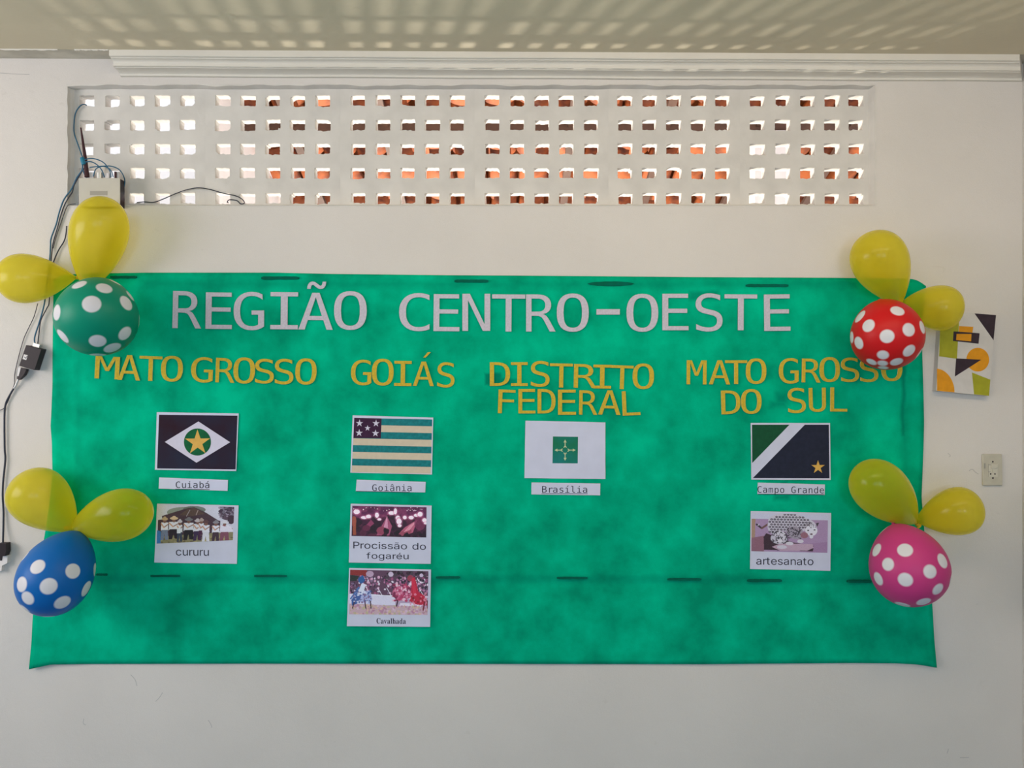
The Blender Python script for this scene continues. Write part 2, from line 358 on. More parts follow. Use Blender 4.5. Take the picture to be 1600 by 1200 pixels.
for g, xs in enumerate(gx):
    xbnd = [bxs[g]+0.04]+[(xs[i]+xs[i+1])/2 for i in range(4)]+[bxs[g+1]-0.04]
    mb = MB()
    for i in range(5):
        for j in range(5):
            cx, cy = xs[i], gy[j]; K = 24
            x0, x1, y0, y1 = xbnd[i], xbnd[i+1], ys_b[j], ys_b[j+1]
            hw, hh = 11.8+rb.uniform(-.7, .7), 8.4+rb.uniform(-.7, .6)
            ox, oy = rb.uniform(-.7, .7), rb.uniform(-.7, .7)
            cut = [rb.uniform(0.0, 0.7) if rb.random() < 0.84 else rb.uniform(2, 5.5) for _ in range(4)]
            outer, inner = [], []
            S6 = K//4
            for e in range(4):
                for k in range(S6):
                    t = k/S6
                    c0 = [(-1, -1), (1, -1), (1, 1), (-1, 1)][e]; c1 = [(1, -1), (1, 1), (-1, 1), (-1, -1)][e]
                    u = c0[0]+(c1[0]-c0[0])*t; v = c0[1]+(c1[1]-c0[1])*t
                    outer.append(((x0+x1)/2+u*(x1-x0)/2, (y0+y1)/2+v*(y1-y0)/2))
                    px_, py_ = cx+ox+u*hw, cy+oy+v*hh
                    if k == 0:                                      # rounded / clogged corner
                        px_ -= c0[0]*cut[e]*0.55; py_ -= c0[1]*cut[e]*0.55
                    if k in (1, S6-1):
                        c = cut[e] if k == 1 else cut[(e+1) % 4]; sgn = 1 if abs(c) > 2 else 0.3
                        if e % 2 == 0: py_ -= v*c*0.06*sgn
                        else: px_ -= u*c*0.06*sgn
                    am = 0.95 if e == 2 else 0.45
                    inner.append((px_+rb.uniform(-am, am)*0.6, py_+rb.uniform(-am, am)))
            Vf = [P(x, y, RO) for x, y in outer]+[P(x, y, RO) for x, y in inner]
            Vm = [P(x, y, RO) for x, y in inner]
            # rounded lip: second ring set 3 mm deeper and slightly smaller
            lip = [Vector((p.x+(P(cx, cy, RO).x-p.x)*0.05, -RO+0.004, p.z+(P(cx, cy, RO).z-p.z)*0.07)) for p in Vm]
            bk = [Vector((p.x, -RO+0.042, p.z)) for p in lip]
            bo = [Vector((p.x, -RO+0.042, p.z)) for p in Vf[:K]]
            Vv = Vf+lip+bk+bo
            ff = []
            for k in range(K):
                k2 = (k+1) % K
                ff += [(k, k2, K+k2, K+k), (K+k, K+k2, 2*K+k2, 2*K+k), (2*K+k, 2*K+k2, 3*K+k2, 3*K+k), (3*K+k, 3*K+k2, 4*K+k2, 4*K+k)]
            mb.add(Vv, ff)
    mb.build('breeze_block', M_block, parent=win)

# ------------------------------------------------------------------ outside the vent: side wall, court wall, pillar, tiled roof
XS = -1.335
tag(MB().box((-4.6, 0.076, -0.12), (5.0, 9.0, -0.02)).build('outside_ground', M_paving), kind='structure')
tag(MB().box((XS-0.02, 0.7, 0.0), (XS, 3.0, 3.05)).build('wall_outside', M_out), kind='structure')
tag(MB().box((-4.2, 1.35, 0.0), (XS-0.02, 1.5, 3.4)).build('wall_court', M_out), kind='structure')
roof = empty('tiled_roof', (0.3, 1.3, 2.8)); tag(roof, 'terracotta tiled porch roof with timber beam, seen from below through the vent holes', 'roof')
def roof_z(Y): return CZ+2.70-0.34*(D+Y)
def tile_mesh(name, up):
    n = 9; r0, r1, Lh, t = 0.088, 0.074, 0.5, 0.011; V = []
    for s, (yy, r) in enumerate(((-Lh/2, r0), (Lh/2, r1)) if up else ((-Lh/2, r1), (Lh/2, r0))):
        for rr in (r, r-t):
            for k in range(n+1):
                an = math.pi*(0.06+0.88*k/n); z = rr*math.sin(an)*0.72
                V.append((rr*math.cos(an), yy, z if up else -z))
    m_ = n+1; f = []
    for k in range(n):
        f += [(k, k+1, 2*m_+k+1, 2*m_+k), (m_+k, 3*m_+k, 3*m_+k+1, m_+k+1), (k, m_+k, m_+k+1, k+1), (2*m_+k, 2*m_+k+1, 3*m_+k+1, 3*m_+k)]
    f += [(0, 2*m_, 3*m_, m_), (n, m_+n, 3*m_+n, 2*m_+n)]
    me = bpy.data.meshes.new(name); me.from_pydata(V, [], f); me.materials.append(M_tile)
    me.polygons.foreach_set('use_smooth', [True]*len(me.polygons)); me.update(); return me
m_dn, m_up = tile_mesh('channel_tile', False), tile_mesh('cover_tile', True)
slope = math.atan(-0.34); rt = random.Random(3)
cols = [XS+0.09+0.17*i for i in range(23)]
for r_ in range(5):
    Yc = 0.42+0.40*r_
    for i, xx in enumerate(cols):
        for up in (False, True):
            o = bpy.data.objects.new('roof_tile', m_up if up else m_dn); COL.objects.link(o); o.parent = roof
            X_ = xx+(0.085 if up else 0)+rt.uniform(-.006, .006)
            z = roof_z(Yc)+(0.045 if up else 0.065)+rt.uniform(-.004, .004)
            o.location = Vector((X_, Yc+rt.uniform(-.02, .02), z))-Vector(roof.location)
            o.rotation_euler = (slope+(0.035 if up else 0.03), rt.uniform(-.05, .05), rt.uniform(-.03, .03))
            if not up: o.rotation_euler[0] = slope+0.03
zb = CZ+405/F*4.22
MB().box((XS, 1.15, zb-0.045), (2.6, 1.23, zb+0.045)).build('beam', M_wood, parent=roof)
for k in range(9):
    x = XS+0.25+0.46*k; Y0, Y1 = 0.2, 2.25
    z0, z1 = roof_z(Y0)+0.0, roof_z(Y1)+0.0
    mb = MB(); mb.add([(x-.02, Y0, z0-.02), (x+.02, Y0, z0-.02), (x+.02, Y1, z1-.02), (x-.02, Y1, z1-.02), (x-.02, Y0, z0+.01), (x+.02, Y0, z0+.01), (x+.02, Y1, z1+.01), (x-.02, Y1, z1+.01)],
                      [(0,3,2,1),(4,5,6,7),(0,1,5,4),(1,2,6,5),(2,3,7,6),(3,0,4,7)])
    mb.build('rafter', M_wood, parent=roof)
pil = MB().box((1.185, 1.13, -0.02), (1.345, 1.27, zb-0.045)).build('porch_pillar', M_out)
tag(pil, 'square white pillar outside, holding the roof beam, seen through the right vent holes', 'pillar')

# ------------------------------------------------------------------ green banner
def edge(pts, n):
    pts = [Vector(p) for p in pts]; d = [0]
    for a, b2 in zip(pts, pts[1:]): d.append(d[-1]+(b2-a).length)
    out = []
    for i in range(n+1):
        t = d[-1]*i/n; k = max(j for j in range(len(d)) if d[j] <= t+1e-9); k = min(k, len(pts)-2)
        u = (t-d[k])/(d[k+1]-d[k]); out.append(pts[k].lerp(pts[k+1], u))
    return out
NU, NV = 170, 80
top = edge([(84, 436), (100, 429), (160, 427), (230, 426), (430, 426), (520, 428), (700, 430), (800, 430.5), (1100, 433), (1300, 434), (1424, 435.5), (1436, 439), (1447, 447)], NU)
bot = edge([(45, 1046), (79, 1038.5), (140, 1037.5), (400, 1037), (800, 1037.5), (1100, 1038), (1200, 1037), (1330, 1036), (1400, 1036.5), (1435, 1038.5), (1464, 1043.5)], NU)
lef = edge([(84, 436), (83, 480), (82, 560), (82, 600), (80, 650), (79, 666), (81, 690), (82, 740), (77, 790), (70, 835), (62, 880), (55, 930), (51, 965), (49, 1005), (45, 1046)], NV)
rig = edge([(1447, 447), (1441, 500), (1441, 548), (1443, 615), (1444, 660), (1443, 700), (1440, 778), (1446, 850), (1453, 900), (1457, 948), (1460, 1000), (1464, 1043.5)], NV)
def sm(x, a, b2):
    t = max(0, min(1, (x-a)/(b2-a))); return t*t*(3-2*t)
V = []
from mathutils import noise as mn
for j in range(NV+1):
    for i in range(NU+1):
        u, v = i/NU, j/NV
        p = top[i]*(1-v)+bot[i]*v+lef[j]*(1-u)+rig[j]*u-(top[0]*(1-u)*(1-v)+top[-1]*u*(1-v)+bot[0]*(1-u)*v+bot[-1]*u*v)
        x, y = p
        board = sm(x, 114, 124)*(1-sm(x, 1410, 1420))*sm(y, 436, 443)*(1-sm(y, 901, 909))
        o_ = 0.0035+0.0075*board
        o_ += 0.0010*mn.noise(Vector((x*.012, y*.009, 0)))+0.0006*mn.noise(Vector((x*.05, y*.03, 4)))
        if y > 905: o_ += 0.0025*sm(y, 905, 1000)*(0.6+0.8*math.sin(x*.012+1)**2)
        if y > 1000: o_ += 0.010*sm(y, 1005, 1045)*(max(0, 1-(x-45)/90)+max(0, 1-(1464-x)/90))
        o_ += 0.004*(1-board)*sm(0.5+0.5*mn.noise(Vector((x*.02, y*.02, 9))), .3, .9)*(y < 905)
        V.append(P(x, y, o_))
W_ = NU+1; nV = len(V)
V2 = V+[Vector((p.x, p.y+0.0012, p.z)) for p in V]
fc = [(j*W_+i, j*W_+i+1, (j+1)*W_+i+1, (j+1)*W_+i) for j in range(NV) for i in range(NU)]
fb = [tuple(k+nV for k in reversed(q)) for q in fc]
bd = list(range(W_))+[j*W_+NU for j in range(1, NV+1)]+[NV*W_+i for i in range(NU-1, -1, -1)]+[j*W_ for j in range(NV-1, 0, -1)]
fs = [(bd[k], bd[(k+1) % len(bd)], bd[(k+1) % len(bd)]+nV, bd[k]+nV) for k in range(len(bd))]
banner = mesh_obj('banner', V2, fc+fb+fs, M_fabric, origin=BAN_O, smooth=True)
tag(banner, 'wide green fabric banner pinned on the white wall, covered with letters and cards', 'banner')
strips = [((172, 430.5), (213, 435)), ((408, 431.5), (467, 437)), ((710, 436.5), (763, 441.5)), ((1165, 443.5), (1232, 449)),
          ((235, 898), (281, 902)), ((397, 898), (448, 902)), ((681, 900), (719, 904.5)), ((870, 901), (918, 905.5)), ((1043, 903), (1096, 907.5)), ((1168, 905), (1222, 910)), ((1324, 906), (1362, 911)), ((150, 896), (168, 900))]
rs = random.Random(5)
def strip_loop(a, b2, lens=False):
    n = 14; up_, dn = [], []
    for i in range(n+1):
        t = i/n; x = a[0]+(b2[0]-a[0])*t; h = (b2[1]-a[1])/2*0.85; ym = (a[1]+b2[1])/2
        k = math.sin(math.pi*min(1, max(0, t)))**0.5 if lens else min(1, 0.6+6*t, 0.6+6*(1-t))
        up_.append((x, ym-h*k+rs.uniform(-.25, .25))); dn.append((x, ym+h*k+rs.uniform(-.25, .25)))
    return up_+dn[::-1]
for a, b2 in strips:
    plate([strip_loop(a, b2)], 0.004, 0.0126).build('tape_strip', M_tapeg, parent=banner)
plate([strip_loop((918, 439), (991, 448), True)], 0.004, 0.0126).build('tape_strip', M_tapeg, parent=banner)

